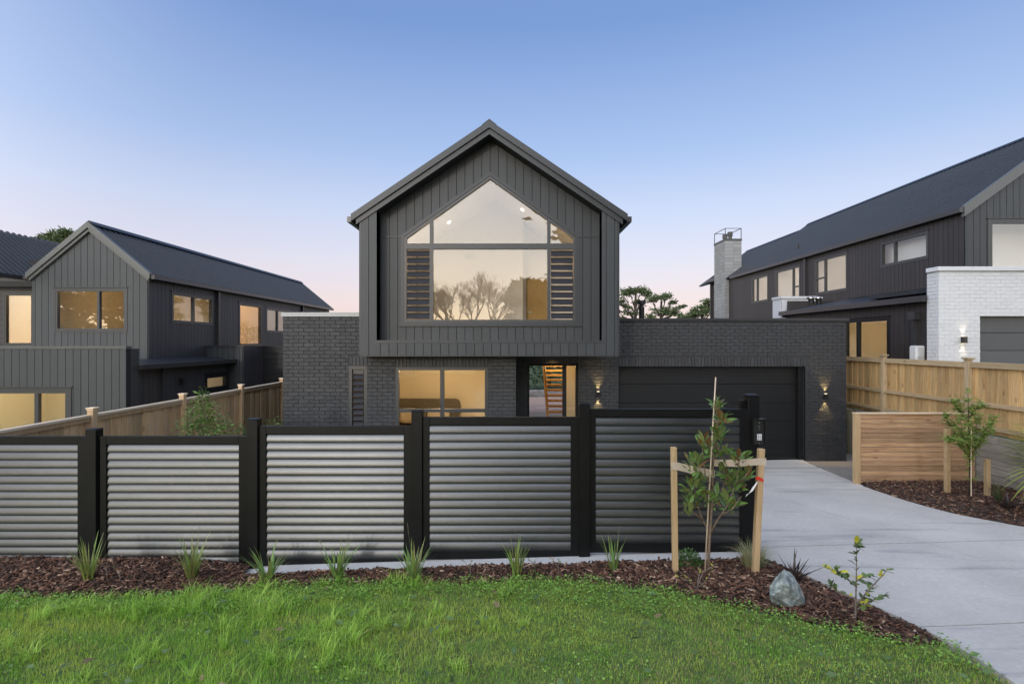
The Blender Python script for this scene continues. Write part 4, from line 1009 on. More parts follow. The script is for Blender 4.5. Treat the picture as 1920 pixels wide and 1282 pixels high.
# farther volume past the chimney
bm = bmesh.new(); box(bm, RX + 0.06, 20, 31.62, 35.6, 1.0, 7.0); obj('rear_volume', bm, 'cladding_shaded_brown', rh)
boxobj('gutter', RX - 0.15, RX + 0.05, 34.3, 35.75, 6.95, 7.12, 'gutter', rh); boxobj('downpipe', RX - 0.06, RX + 0.05, 35.2, 35.3, 1.2, 6.95, 'gutter', rh)
boxobj('roof_vent', 13.55, 13.62, 25.9, 25.97, 7.4, 7.75, 'gutter', rh)
# block chimney
CX0, CX1, CY0, CY1, CZ = 12.68, 13.66, 32.5, 34.25, 9.12
ch = boxobj('chimney', CX0 + 0.01, CX1 - 0.01, CY0 + 0.01, CY1 - 0.01, 1.2, CZ, 'block_joint', rh)
bmb = bmesh.new(); box(bmb, -0.5, 0.5, -0.5, 0.5, -0.5, 0.5); me_b = bpy.data.meshes.new('block'); bmesh.ops.recalc_face_normals(bmb, faces=bmb.faces[:]); bmb.to_mesh(me_b); bmb.free(); me_b.materials.append(MATS['block_grey'])
def blockpiece(x0, x1, y0, y1, z0, z1):
    o = bpy.data.objects.new('block', me_b); C.objects.link(o); o.location = ((x0 + x1) / 2, (y0 + y1) / 2, (z0 + z1) / 2); o.scale = (x1 - x0, y1 - y0, z1 - z0); attach(o, ch)
k = 0
while CZ - (k + 1) * 0.205 > 4.0:
    z1 = CZ - k * 0.205 - 0.006; z0 = z1 - 0.193
    blockpiece(CX0, CX0 + 0.50 - 0.006, CY0, CY0 + 0.1, z0, z1); blockpiece(CX0 + 0.50 + 0.006, CX1, CY0, CY0 + 0.1, z0, z1)
    for j in range(4):
        y0 = CY0 + 0.108 + j * 0.41; blockpiece(CX0, CX0 + 0.1, y0, y0 + 0.40, z0, z1)
    k += 1
boxobj('chimney_cap', CX0 - 0.02, CX1 + 0.02, CY0 - 0.02, CY1 + 0.02, CZ, CZ + 0.12, 'frame_charcoal', rh)
bm = bmesh.new(); t = 0.035
for x in (CX0, CX1 - t):
    for y in (CY0, CY1 - t): box(bm, x, x + t, y, y + t, CZ + 0.121, CZ + 0.72)
    box(bm, x, x + t, CY0, CY1, CZ + 0.72, CZ + 0.75)
for y in (CY0, CY1 - t): box(bm, CX0 + t, CX1 - t, y, y + t, CZ + 0.72, CZ + 0.75)
obj('chimney_cage', bm, 'frame_charcoal', rh)
for y in (32.95, 33.75):
    bm = bmesh.new(); tube(bm, [(13.16, y, CZ + 0.12), (13.16, y, CZ + 0.35), (13.16, y, CZ + 0.36), (13.16, y, CZ + 0.60)], [0.11, 0.11, 0.15, 0.15], 16); obj('chimney_pot', bm, 'frame_charcoal', rh)
# lower wing with wide glazing
WX = 10.05
FW = Fr((WX + 0.06, 0, 0), (0, 1, 0), (-1, 0, 0)); hwn = [(14.62, 16.55, 1.3, 3.74)]
wr = rect(13.1, 20.1, 1.2, 4.08); w_ = slab('wing_wall', rh, FW, cut(wr, hwn), -0.12, 0, 'dark_backing'); boards(w_, FW, cut(wr, [(14.57, 16.6, 1.3, 3.79)]), 0.188, 'cladding_shaded_brown', phase=13.1)
window(rh, FW, *hwn[0], mull=(15.95,), fw=0.07, mat='frame_black'); room(rh, FW, 14.3, 17.4, 1.25, 3.95, 2.6, 18, col=(1, 0.74, 0.44))
bm = bmesh.new(); prism(bm, [(RX, 4.7), (WX - 0.1, 4.16), (WX - 0.1, 4.22), (RX, 4.78)], front(13.15), -6.9, 0); obj('lean_to_roof', bm, 'roof_metal', rh)
boxobj('gutter', WX - 0.22, WX - 0.10, 13.1, 20.15, 4.07, 4.21, 'gutter', rh); boxobj('fascia', WX - 0.10, WX + 0.04, 20.06, 20.12, 4.0, 4.16, 'gutter', rh)
boxobj('rainwater_head', WX - 0.10, WX + 0.04, 13.5, 13.75, 3.65, 3.85, 'gutter', rh); boxobj('downpipe', WX - 0.05, WX + 0.04, 13.6, 13.69, 1.2, 3.65, 'gutter', rh)
boxobj('wing_end_wall', WX + 0.06, RX, 20.0, 20.08, 1.2, 4.6, 'cladding_shaded_brown', rh)
# white brick garage block
YW = 12.8; wx0 = 10.0; top = 4.76
FWH = front(YW); hgd = [(at(1837, 0, YW).x, 15.9, 1.2, 3.73)]
wb = slab('white_wall', rh, FWH, cut(rect(wx0, 17.5, 1.2, top), hgd), -0.1, 0.006, 'mortar_white')
boxobj('white_return', wx0 + 0.008, wx0 + 0.1, YW + 0.1, YW + 0.36, 1.2, top, 'mortar_white', rh)
lay(wb, YW - 0.012, courses(wx0, 17.5, 1.2, top, hgd), 0, 'brick_white', shared=[brick_mesh(40 + i) for i in range(4)])
vs_, fs_ = [], []
for k in range(41):
    z = 1.2 + (k + 0.5) * 0.086; L = 0.23 if k % 2 else 0.11
    for (a, b) in ((YW - 0.011, YW - 0.011 + L), (YW + L, YW + 0.36)):
        b0 = len(vs_); h = 0.038
        for x in (wx0, wx0 + 0.05):
            for y in (a + 0.005, b - 0.005):
                for zz in (z - h, z + h): vs_.append((x - 0.006, y, zz))
        for f in ((0, 1, 3, 2), (4, 6, 7, 5), (0, 4, 5, 1), (2, 3, 7, 6), (0, 2, 6, 4), (1, 5, 7, 3)): fs_.append(tuple(b0 + q for q in f))
me = bpy.data.meshes.new('return_brick'); me.from_pydata(vs_, [], fs_); o = obj('return_brick', me, 'brick_white', rh); o['kind'] = 'stuff'
boxobj('coping', wx0 - 0.05, 17.6, YW - 0.06, YW + 0.34, top, top + 0.10, 'brick_white', rh, 0.008)
for k in range(6):
    z0 = 1.22 + k * 0.42; boxobj('door_panel', hgd[0][0] + 0.01, 15.89, YW + 0.12, YW + 0.16, z0, z0 + 0.412, 'door_grey', rh, 0.006)
boxobj('door_backing', hgd[0][0] + 0.01, 15.89, YW + 0.165, YW + 0.19, 1.2, 3.73, 'frame_black', rh)
boxobj('door_head', hgd[0][0], 15.9, YW - 0.02, YW + 0.02, 3.705, 3.735, 'box_white', rh)
boxobj('block_roof', wx0 + 0.1, 17.5, YW + 0.1, 15.45, 4.3, 4.4, 'roof_metal', rh)
sconce(at(1804, 0, YW).x, YW, at(0, 637, YW).z, 'lit up-and-down wall light on the white painted brick', 4.0, (1.0, 0.82, 0.55))
# white parapet at the end of the wing, flues beside it
p0, p1 = at(1466, 560, 20.4), at(1530, 560, 20.4)
FPW = front(20.4); ww = slab('white_parapet', rh, FPW, [rect(p0.x, p1.x, 1.2, p0.z)], -0.1, 0.006, 'mortar_white')
lay(ww, 20.4 - 0.012, courses(p0.x, p1.x, 3.4, p0.z, []), 0, 'brick_white', shared=[brick_mesh(50 + i) for i in range(3)])
boxobj('white_parapet_side', p0.x - 0.01, p0.x + 0.11, 20.49, 21.1, 1.2, p0.z, 'brick_white', rh)
boxobj('coping', p0.x - 0.05, p1.x + 0.03, 20.34, 21.1, p0.z, p0.z + 0.09, 'brick_white', rh)
for px in (1521, 1535):
    q = at(px, 575, 17.5); bm = bmesh.new(); tube(bm, [(q.x, 17.5, 4.3), (q.x, 17.5, 4.36 + 0.1)], [0.085, 0.085], 14); f_ = obj('roof_flue', bm, 'frame_black', rh)
    bm = bmesh.new(); tube(bm, [(q.x, 17.5, 4.46), (q.x, 17.5, 4.49), (q.x, 17.5, 4.52), (q.x, 17.5, 4.55)], [0.1, 0.15, 0.15, 0.05], 16); obj('flue_cowl', bm, 'steel', f_)
# utility box
ub = root('utility_box', 'pale grey utility box behind the fence next to white brick', 'utility box', (at(1726, 0, 13.4).x, 13.45, 1.2))
q = at(1715, 648, 13.4); q2 = at(1734, 672, 13.4)
boxobj('body', q.x, q2.x, 13.35, 13.6, q2.z - 0.05, q.z, 'box_white', ub, 0.03); boxobj('lid', q.x + 0.03, q2.x - 0.05, 13.332, 13.356, q2.z + 0.02, q.z - 0.04, 'box_white', ub, 0.02)
bm = bmesh.new(); tube(bm, [(q2.x - 0.005, 13.45, (q.z + q2.z) / 2), (q2.x + 0.03, 13.45, (q.z + q2.z) / 2)], [0.05, 0.05], 14); obj('dial', bm, 'box_white', ub)
boxobj('stand', q.x + 0.05, q2.x - 0.05, 13.42, 13.52, 1.2, q2.z - 0.05, 'frame_charcoal', ub)

# ------------------------------------------------------------------ louvred front fence
YF = 6.8
fence = root('louvred_fence', 'black framed louvred metal fence stepping down along the mulch bed', 'fence', (-1.5, YF, 0.4))
def px2x(px): return (px - 960) * YF / FPX
def px2z(py): return CAMZ - (py - 641) * YF / FPX
slat_prof = [(-0.004, 0.114), (0.010, 0.104), (0.023, 0.086), (0.034, 0.062), (0.042, 0.036), (0.046, 0.012), (0.044, 0.003), (0.037, 0.001), (0.034, 0.012), (0.033, 0.036), (0.025, 0.060), (0.014, 0.082), (0.001, 0.100)]
panels = [(-470, -160, 835, 1072, 1086), (-140, 165, 817, 1054, 1068), (190, 466, 817, 1058, 1068), (488, 774, 798, 1045, 1058), (793, 1086, 781, 1030, 1046), (1104, 1402, 766, 1016, 1034)]
for (a, b, tp, sb, bt) in panels:
    X0, X1, zt, zs, zb = px2x(a) + 0.004, px2x(b) - 0.004, px2z(tp), px2z(sb), px2z(bt)
    st = 0.105
    bm = bmesh.new()
    box(bm, X0, X0 + st * 0.75, YF - 0.03, YF + 0.03, zb, zt); box(bm, X1 - st, X1, YF - 0.03, YF + 0.03, zb, zt)
    box(bm, X0 + st * 0.75, X1 - st, YF - 0.029, YF + 0.029, zt - 0.10, zt - 0.0005); box(bm, X0 + st * 0.75, X1 - st, YF - 0.029, YF + 0.029, zb + 0.0005, zs)
    fr_o = bev(obj('panel_frame', bm, 'fence_black', fence), 0.004, 2)
    u0, u1 = X0 + st * 0.75, X1 - st; n = 15; pt = (zt - 0.10 - zs) / n
    bm = bmesh.new()
    A = [bm.verts.new((u0, YF + 0.012 - d * 0.62, z)) for d, z in slat_prof]; B = [bm.verts.new((u1, YF + 0.012 - d * 0.62, z)) for d, z in slat_prof]
    k = len(A); bm.faces.new(A); bm.faces.new(B[::-1])
    for i in range(k): bm.faces.new((A[i], A[(i + 1) % k], B[(i + 1) % k], B[i]))
    first = obj('slat', bm, 'slat_metal', fr_o, smooth=True)
    try: first.data.set_sharp_from_angle(angle=rad(50))
    except Exception: pass
    for i in range(n):
        o = first if i == 0 else bpy.data.objects.new('slat', first.data)
        if i: C.objects.link(o)
        o.location.z = zs + i * pt - 0.004
        if i: attach(o, fr_o)
for px, tp, bt in ((-150, 820, 1100), (177, 803, 1072), (477, 784, 1066), (783, 768, 1056), (1095, 755, 1046)):
    x = px2x(px); w = 0.066
    po = bev(boxobj('post', x - w, x + w, YF - 0.065, YF + 0.065, px2z(bt) - 0.15, px2z(tp) - 0.02, 'fence_black', fence), 0.005, 2)
    bev(boxobj('post_cap', x - w - 0.004, x + w + 0.004, YF - 0.069, YF + 0.069, px2z(tp) - 0.02, px2z(tp), 'fence_black', po), 0.01, 2)
gp = root('gate_post', 'tall black gate post at the driveway end of the louvred fence', 'post', (px2x(1413), YF + 0.05, 0.4))
x = px2x(1412.5)
bev(boxobj('post', x - 0.072, x + 0.072, YF - 0.02, YF + 0.13, 0.3, px2z(741) - 0.02, 'fence_black', gp), 0.008, 2); bev(boxobj('post_cap', x - 0.076, x + 0.076, YF - 0.024, YF + 0.134, px2z(741) - 0.02, px2z(741) + 0.01, 'fence_black', gp), 0.015, 3)
boxobj('guide_bracket', x - 0.14, x - 0.073, YF + 0.04, YF + 0.10, px2z(778), px2z(751), 'fence_black', gp, 0.004)
# keypad
kp = root('intercom_keypad', 'black intercom with small keypad on the tall gate post', 'intercom', (px2x(1418), YF - 0.02, px2z(830)))
kx0, kx1, kz0, kz1 = px2x(1408), px2x(1427), px2z(830), px2z(784)
bev(boxobj('housing', kx0, kx1, YF - 0.09, YF - 0.021, kz0, kz1, 'plastic_black', kp), 0.004); 
boxobj('rain_hood', kx0 - 0.006, kx1 + 0.006, YF - 0.115, YF - 0.02, kz1 + 0.001, kz1 + 0.006, 'plastic_black', kp); boxobj('hood_side', kx1 + 0.001, kx1 + 0.006, YF - 0.112, YF - 0.02, kz0, kz1, 'plastic_black', kp)
kc = (kx0 + kx1) / 2
for dz, r_, mt, nm in ((0.265, 0.013, 'steel', 'camera_eye'), (0.215, 0.017, 'frame_charcoal', 'speaker'), (0.178, 0.011, 'steel', 'call_button'), (0.012, 0.007, 'steel', 'lock')):
    bm = bmesh.new(); tube(bm, [(kc, YF - 0.096, kz0 + dz), (kc, YF - 0.089, kz0 + dz)], [r_ * 0.8, r_], 14); obj(nm, bm, mt, kp)
for i in range(3):
    for j in range(4):
        boxobj('key', kc - 0.028 + i * 0.0205, kc - 0.028 + i * 0.0205 + 0.0155, YF - 0.095, YF - 0.0895, kz0 + 0.05 + j * 0.02, kz0 + 0.05 + j * 0.02 + 0.0155, 'key_white', kp)

# ------------------------------------------------------------------ paling fences
pf = root('paling_fence', 'brown paling fence with pale capping rail beside the left neighbour', 'fence', (-6.55, 11, 0))
PX = -6.55
bmp = bmesh.new(); box(bmp, -0.009, 0.009, -0.072, 0.072, 0, 2.05); me_p = bpy.data.meshes.new('paling'); bmesh.ops.recalc_face_normals(bmp, faces=bmp.faces[:]); bmp.to_mesh(me_p); bmp.free(); me_p.materials.append(MATS['paling_left'])
y = 6.95; i = 0
while y < 16.6:
    o = bpy.data.objects.new('paling', me_p); C.objects.link(o); o.location = (PX + (0.012 if i % 2 else 0) + R.uniform(-0.002, 0.002), y, -0.12); attach(o, pf); y += 0.133; i += 1
boxobj('capping_rail', PX - 0.05, PX + 0.055, 6.9, 16.7, 1.935, 1.975, 'rail_left', pf, 0.004); boxobj('fascia_rail', PX + 0.024, PX + 0.044, 6.9, 16.7, 1.87, 1.934, 'paling_left', pf)
for k, y in enumerate((8.49, 10.82, 13.15, 15.48)):
    po = boxobj('post', PX - 0.02, PX + 0.075, y - 0.05, y + 0.05, -0.3, 2.03, 'paling_left', pf, 0.004)
    bm = bmesh.new(); box(bm, PX - 0.038, PX + 0.093, y - 0.068, y + 0.068, 2.062, 2.084); box(bm, PX - 0.025, PX + 0.08, y - 0.055, y + 0.055, 2.03, 2.062); bev(obj('post_cap', bm, 'cap_timber', po), 0.012, 2)
FX = 9.6
rf = root('timber_fence', 'new golden paling fence with rails on top of the grey retaining wall', 'fence', (FX, 11, 1.2))
bmp = bmesh.new(); box(bmp, -0.009, 0.009, -0.074, 0.074, 0, 1.42); me_p = bpy.data.meshes.new('paling'); bmesh.ops.recalc_face_normals(bmp, faces=bmp.faces[:]); bmp.to_mesh(me_p); bmp.free(); me_p.materials.append(MATS['paling_right'])
y = 6.6; i = 0
while y < 22:
    o = bpy.data.objects.new('paling', me_p); C.objects.link(o); o.location = (FX + 0.05 + (0.012 if i % 2 else 0) + R.uniform(-0.003, 0.003), y, 1.245 + R.uniform(-0.01, 0.01)); attach(o, rf); y += 0.128; i += 1
YP = [14.09 - 2.6 * 2, 11.48, 14.09, 16.7, 19.3]; YP[0] = 8.87
for k in range(len(YP) + 1):
    a = (YP[k - 1] + 0.052) if k else 6.5; b = (YP[k] - 0.052) if k < len(YP) else 22
    for (z0, z1) in ((2.565, 2.685), (1.79, 1.87), (1.325, 1.40)):
        dz = R.uniform(-0.006, 0.006); boxobj('rail', FX - 0.03, FX + 0.036, a, b, z0 + dz, z1 + dz, 'rail_right', rf, 0.004)
for y in YP:
    po = boxobj('post', FX - 0.055, FX + 0.038, y - 0.05, y + 0.05, 0.9, 2.70, 'post_timber', rf, 0.004)
    bm = bmesh.new(); box(bm, FX - 0.095, FX + 0.075, y - 0.09, y + 0.09, 2.74, 2.775); box(bm, FX - 0.065, FX + 0.048, y - 0.06, y + 0.06, 2.70, 2.74); bev(obj('post_cap', bm, 'post_timber', po), 0.012, 2)
rw = root('retaining_wall', 'weathered grey timber retaining wall under the golden paling fence', 'retaining wall', (9.5, 10, 0.2))
for k in range(7):
    z1 = 1.235 - k * 0.155
    yb = 5.0
    while yb < 16:
        L = R.uniform(2.2, 3.2); boxobj('plank', 9.5 + R.uniform(0, 0.012), 9.55, yb, yb + L - 0.006, z1 - 0.15, z1, 'grey_timber', rw, 0.006); yb += L
for y in (6.9, 8.32, 9.75, 11.9, 13.6, 15.2):
    bm = bmesh.new(); tube(bm, [(9.40, y, -0.2), (9.40, y, 1.23), (9.40, y, 1.25)], [0.115, 0.112, 0.10], 18); obj('pole', bm, 'pole_green', rw, smooth=False)
# slatted screen
sc_ = root('slatted_screen', 'low screen of horizontal timber slats between driveway and fence', 'screen', (8.2, 11.18, 0.2))
sx0, sx1, zt = at(1612, 0, 11.18).x, 9.47, 1.63
k = 0
for k in range(16):
    z1 = zt - 0.012 - k * 0.0965
    if z1 < 0.12: break
    o = boxobj('slat', 0, sx1 - sx0, -0.012, 0.012, -0.087, 0, 'slat_timber', sc_, 0.003); o.location = (sx0, 11.18 + R.uniform(-0.002, 0.002), z1)
boxobj('corner_post', at(1601, 0, 11.2).x, sx0 - 0.002, 11.14, 11.25, 0.0, zt, 'stake_timber', sc_, 0.004); boxobj('post', sx0 + 1.2, sx0 + 1.3, 11.2, 11.29, 0, zt - 0.02, 'stake_timber', sc_)
boxobj('capping', at(1601, 0, 11.2).x - 0.005, sx1, 11.13, 11.26, zt + 0.001, zt + 0.024, 'cap_timber', sc_, 0.003)

# ------------------------------------------------------------------ vegetation helpers
def leaf_mesh(name, L=1.0, Wd=0.38, fold=0.10, droop=0.18, mat=None, seg=5):
    """pointed oval leaf folded along its midrib, lying along +Y from the origin"""
    vs, fs = [], []
    for i in range(seg + 1):
        t = i / seg; w = Wd * 0.5 * math.sin(math.pi * min(1, t * 0.94 + 0.03)) ** 0.8; z = -droop * t * t
        vs += [(-w, L * t, z + fold * w * 2), (0, L * t, z), (w, L * t, z + fold * w * 2)]
    for i in range(seg):
        a = 3 * i; fs += [(a, a + 1, a + 4, a + 3), (a + 1, a + 2, a + 5, a + 4)]
    me = bpy.data.meshes.new(name); me.from_pydata(vs, [], fs)
    if mat: me.materials.append(MATS[mat])
    me.polygons.foreach_set('use_smooth', [True] * len(me.polygons)); return me
def leafobj_add(me, loc, d, size, parent, roll=None, name='leaf'):
    o = bpy.data.objects.new(name, me); C.objects.link(o)
    q = Vector(d).normalized().to_track_quat('Y', 'Z') @ Matrix.Rotation(roll if roll is not None else R.uniform(-0.7, 0.7), 3, 'Y').to_quaternion()
    o.rotation_euler = q.to_euler(); o.location = loc; o.scale = (size, size, size); attach(o, parent); return o
def frame_of(D):
    D = D / np.linalg.norm(D, axis=1, keepdims=True)
    U = np.cross(D, np.array([0, 0, 1.0])); n = np.linalg.norm(U, axis=1, keepdims=True); U = np.where(n > 1e-3, U / np.maximum(n, 1e-3), np.array([1.0, 0, 0]))
    return D, U, np.cross(U, D)
def leaf_cloud(name, P, D, L, Wd, cols, mat, parent, bend=0.25):
    """many small diamond leaves: P base, D direction, L length"""
    P, D, L = np.asarray(P, float), np.asarray(D, float), np.asarray(L, float)[:, None]; n = len(P)
    D, U, N = frame_of(D)
    a = NP.uniform(-1.0, 1.0, n)[:, None]; U2 = U * np.cos(a) + N * np.sin(a); N2 = N * np.cos(a) - U * np.sin(a)
    w = L * Wd * 0.5
    V = np.stack([P, P + D * L * 0.45 + U2 * w - N2 * L * bend * 0.1, P + D * L - N2 * L * bend, P + D * L * 0.45 - U2 * w - N2 * L * bend * 0.1], 1).reshape(-1, 3)
    b = np.arange(n)[:, None] * 4
    F = np.concatenate([b + np.array([[0, 1, 2]]), b + np.array([[0, 2, 3]])])
    me = npmesh(name, V, [F]); setcol(me, np.repeat(np.asarray(cols), 4, axis=0)); return obj(name, me, mat, parent)
def tint(n, base, var=0.25, alt=None, pa=0.2):
    c = np.array(base)[None, :] * (1 + NP.uniform(-var, var, n))[:, None]
    if alt is not None:
        k = NP.random(n) < pa; c[k] = np.array(alt) * (1 + NP.uniform(-var, var, k.sum()))[:, None]
    return c
def blades(name, base, n, L, w, spread, col, mat, parent=None, seg=5, up=0.75, droop=0.6, var=0.25, rb=0.03):
    """a tuft of arching strap leaves in one mesh"""
    vs, fs, cs = [], [], []
    for i in range(n):
        az = R.uniform(0, 6.283); ln = L * R.uniform(0.55, 1.08); out_ = spread * R.uniform(0.15, 1.0)
        d = Vector((math.cos(az), math.sin(az), 0)); s = Vector((-d.y, d.x, 0)); b0 = Vector(base) + d * rb * R.random() + s * R.uniform(-1, 1) * rb
        c = [x * (1 + R.uniform(-var, var)) for x in col]; k0 = len(vs); wd = w * R.uniform(0.7, 1.2)
        for j in range(seg + 1):
            t = j / seg; p = b0 + d * (out_ * ln * (t + droop * t * t) / (1 + droop)) + Vector((0, 0, ln * (up * t + (1 - up) * t - droop * out_ * 0.6 * t * t * t)))
            ww = wd * (1 - t ** 2.2) + 0.0006; vs += [tuple(p - s * ww / 2), tuple(p + s * ww / 2 + Vector((0, 0, 0.0)))]; cs += [c, c]
        for j in range(seg): a = k0 + 2 * j; fs.append((a, a + 1, a + 3, a + 2))
    me = bpy.data.meshes.new(name); me.from_pydata(vs, [], fs); setcol(me, np.array(cs)); me.polygons.foreach_set('use_smooth', [True] * len(fs))
    return obj(name, me, mat, parent)

# ------------------------------------------------------------------ mulch chips
def chips(name, pts, hf, mat='chip', smin=0.02, smax=0.09):
    P = np.array(pts); n = len(P)
    L = NP.uniform(smin, smax, n) * NP.choice([0.6, 1.0, 1.3], n, p=[0.45, 0.45, 0.10]); Wd = L * NP.uniform(0.18, 0.42, n); T = NP.uniform(0.003, 0.009, n)
    az = NP.uniform(0, 6.283, n); el = NP.normal(0, 0.28, n)
    D = np.stack([np.cos(az) * np.cos(el), np.sin(az) * np.cos(el), np.sin(el)], 1); D, U, N = frame_of(D)
    ro = NP.normal(0, 0.4, n)[:, None]; U2 = U * np.cos(ro) + N * np.sin(ro); N2 = N * np.cos(ro) - U * np.sin(ro)
    base = np.stack([P[:, 0], P[:, 1], np.array([hf(x, y) for x, y in P]) + NP.uniform(-0.004, 0.016, n)], 1)
    V = []
    for sx, sy, sz in ((-1, -1, -1), (1, -1, -1), (1, 1, -1), (-1, 1, -1), (-1, -1, 1), (1, -1, 1), (1, 1, 1), (-1, 1, 1)):
        k = NP.uniform(0.6, 1.0, n)[:, None] if sx > 0 else 1.0
        V.append(base + D * (L * 0.5 * sx)[:, None] + U2 * (Wd * 0.5 * sy)[:, None] * k + N2 * (T * 0.5 * sz)[:, None])
    V = np.stack(V, 1).reshape(-1, 3); b = np.arange(n)[:, None] * 8
    F = np.concatenate([b + np.array([q]) for q in ((0, 3, 2, 1), (4, 5, 6, 7), (0, 1, 5, 4), (1, 2, 6, 5), (2, 3, 7, 6), (3, 0, 4, 7))])
    pal = np.array([(0.042, 0.022, 0.015), (0.082, 0.040, 0.026), (0.135, 0.064, 0.038), (0.20, 0.105, 0.065), (0.30, 0.19, 0.13), (0.44, 0.31, 0.22)])
    cols = pal[NP.choice(6, n, p=[0.24, 0.30, 0.22, 0.13, 0.08, 0.03])] * NP.uniform(0.75, 1.25, n)[:, None]
    me = npmesh(name, V, [F]); setcol(me, np.repeat(cols, 8, axis=0))
    o = obj(name, me, mat); o['kind'] = 'stuff'; return o
pts = []
while len(pts) < 17000:
    X, Y = NP.uniform(-8.2, 3.6), NP.uniform(3.7, 6.9)
    if in_front_bed(X, Y) and Y > lawn_edge(X) - 0.05: pts.append((X, Y))
tag(chips('bark_mulch', pts, mulch_h), 'brown bark mulch spread between lawn and louvred fence', 'mulch')
pts = []
while len(pts) < 6500:
    X, Y = NP.uniform(6.9, 9.45), NP.uniform(6.6, 11.15)
    if in_right_bed(X, Y): pts.append((X, Y))
tag(chips('bark_mulch', pts, rbed_h, smin=0.03, smax=0.085), 'brown bark mulch between driveway and slatted screen', 'mulch')

# ------------------------------------------------------------------ lawn
def fbm(X, Y, s, o=0.0):
    return np.array([mnoise.noise((x * s, y * s, o)) for x, y in zip(X, Y)])
def lawn_points(n, band=None):
    xs, ys = [], []
    while len(xs) < n:
        X = NP.uniform(-8.0, 3.6, n); Y = NP.uniform(2.6, 6.3, n)
        e = np.interp(X, [p[0] for p in LAWN_EDGE], [p[1] for p in LAWN_EDGE]); dl = np.interp(Y - SH * 0.4, [p[0] for p in LEFT], [p[1] for p in LEFT])
        ed = e + 0.05 * np.sin(X * 9) + 0.04 * np.sin(X * 23 + 1)
        k = (Y < ed + NP.normal(0, 0.035, n)) & (X < dl - 0.015 + NP.normal(0, 0.02, n))
        if band is not None: k &= band(X, Y, ed)
        xs += list(X[k]); ys += list(Y[k])
    return np.array(xs[:n]), np.array(ys[:n])
def zlawn(X, Y): return np.array([lawn_z(x, y) for x, y in zip(X, Y)]) - 0.008
def grass(name, n, hmin, hmax, wmin, wmax, lean, colA, colB, dry, sel=None, leftbias=True, tufts=0):
    if tufts:                                 # blades gathered in clumps
        cx, cy = lawn_points(tufts, sel); k = NP.integers(0, tufts, n); sp = NP.uniform(0.012, 0.05, tufts)[k]
        X, Y = cx[k] + NP.normal(0, 1, n) * sp, cy[k] + NP.normal(0, 1, n) * sp
    else: X, Y = lawn_points(n, sel)
    nz = fbm(X, Y, 1.3, 2.0); nz2 = fbm(X, Y, 4.0, 7.0)
    left = np.clip((0.6 - X) / 3.0, 0, 1)
    H = (hmin + (hmax - hmin) * NP.random(n) ** 1.6) * (0.75 + 0.5 * np.clip(nz + 0.5, 0, 1)) * (0.62 + 0.55 * left if leftbias else 1)
    Wd = NP.uniform(wmin, wmax, n); az = NP.uniform(0, 6.283, n); le = NP.uniform(0.1, 1.0, n) * lean
    d = np.stack([np.cos(az), np.sin(az), np.zeros(n)], 1); s = np.stack([-np.sin(az), np.cos(az), np.zeros(n)], 1)
    B = np.stack([X, Y, zlawn(X, Y)], 1); up_ = np.array([0, 0, 1.0])
    def pt(t): return B + d * (H * le * t * t)[:, None] + up_ * (H * t * (1 - 0.35 * le * t))[:, None]
    w = (s * Wd[:, None]) * 0.5
    V = np.stack([B - w, B + w, pt(0.5) - w * 0.85, pt(0.5) + w * 0.85, pt(1.0)], 1).reshape(-1, 3)
    b = np.arange(n)[:, None] * 5
    mixf = np.clip(0.5 + 0.9 * nz2 + 0.7 * fbm(X, Y, 0.7, 50.0) + NP.normal(0, 0.25, n), 0, 1)[:, None]
    col = np.array(colA) * (1 - mixf) + np.array(colB) * mixf
    dr = NP.random(n) < (dry * (1.3 - left) * np.clip(1 + 3.0 * fbm(X, Y, 0.9, 31.0), 0.15, 4)); col[dr] = np.array((0.42, 0.36, 0.16))
    col = col * NP.uniform(0.75, 1.25, n)[:, None]
    me = npmesh(name, V, [b + np.array([[0, 1, 3, 2]]), b + np.array([[2, 3, 4]])]); setcol(me, np.repeat(col, 5, axis=0))
    o = obj(name, me, 'grass_blade'); o['kind'] = 'stuff'; return o
tag(grass('lawn_grass', 175000, 0.022, 0.072, 0.0028, 0.005, 0.9, (0.22, 0.45, 0.045), (0.46, 0.56, 0.09), 0.13), 'short green lawn grass in front of the mulch bed', 'grass')
tag(grass('long_grass', 15000, 0.07, 0.20, 0.0035, 0.0075, 1.5, (0.27, 0.49, 0.06), (0.42, 0.62, 0.11), 0.03,
    sel=lambda X, Y, e: (X < 0.3) & (NP.random(len(X)) < np.clip(fbm(X, Y, 1.5, 9.0) * 1.6 + 0.25, 0, 1) * np.clip((0.6 - X) / 2, 0, 1)), tufts=420), 'longer tufts of bright grass on the lawn', 'grass')
# clover and broad-leaved weeds, thick along the mulch edge
n = 22000
X1, Y1 = lawn_points(int(n * 0.7), lambda X, Y, e: (Y > e - 0.55 - 0.2 * np.sin(X * 1.7)) & (NP.random(len(X)) < 0.85))
X2, Y2 = lawn_points(n - len(X1), lambda X, Y, e: fbm(X, Y, 1.1, 20.0) > 0.05)
X, Y = np.concatenate([X1, X2]), np.concatenate([Y1, Y2]); n = len(X)
az = NP.uniform(0, 6.283, n); D = np.stack([np.cos(az), np.sin(az), NP.uniform(-0.1, 0.7, n)], 1)
hgt = NP.uniform(0.02, 0.085, n) * np.where(np.arange(n) < len(X1), 1.0, 0.7); P = np.stack([X, Y, zlawn(X, Y) + hgt], 1)
o = leaf_cloud('clover', P, D, NP.uniform(0.012, 0.027, n), 0.8, tint(n, (0.15, 0.30, 0.045), 0.4, (0.26, 0.42, 0.08), 0.3), 'foliage', None); tag(o, 'clover and small weeds along the lawn edge', 'clover', kind='stuff')
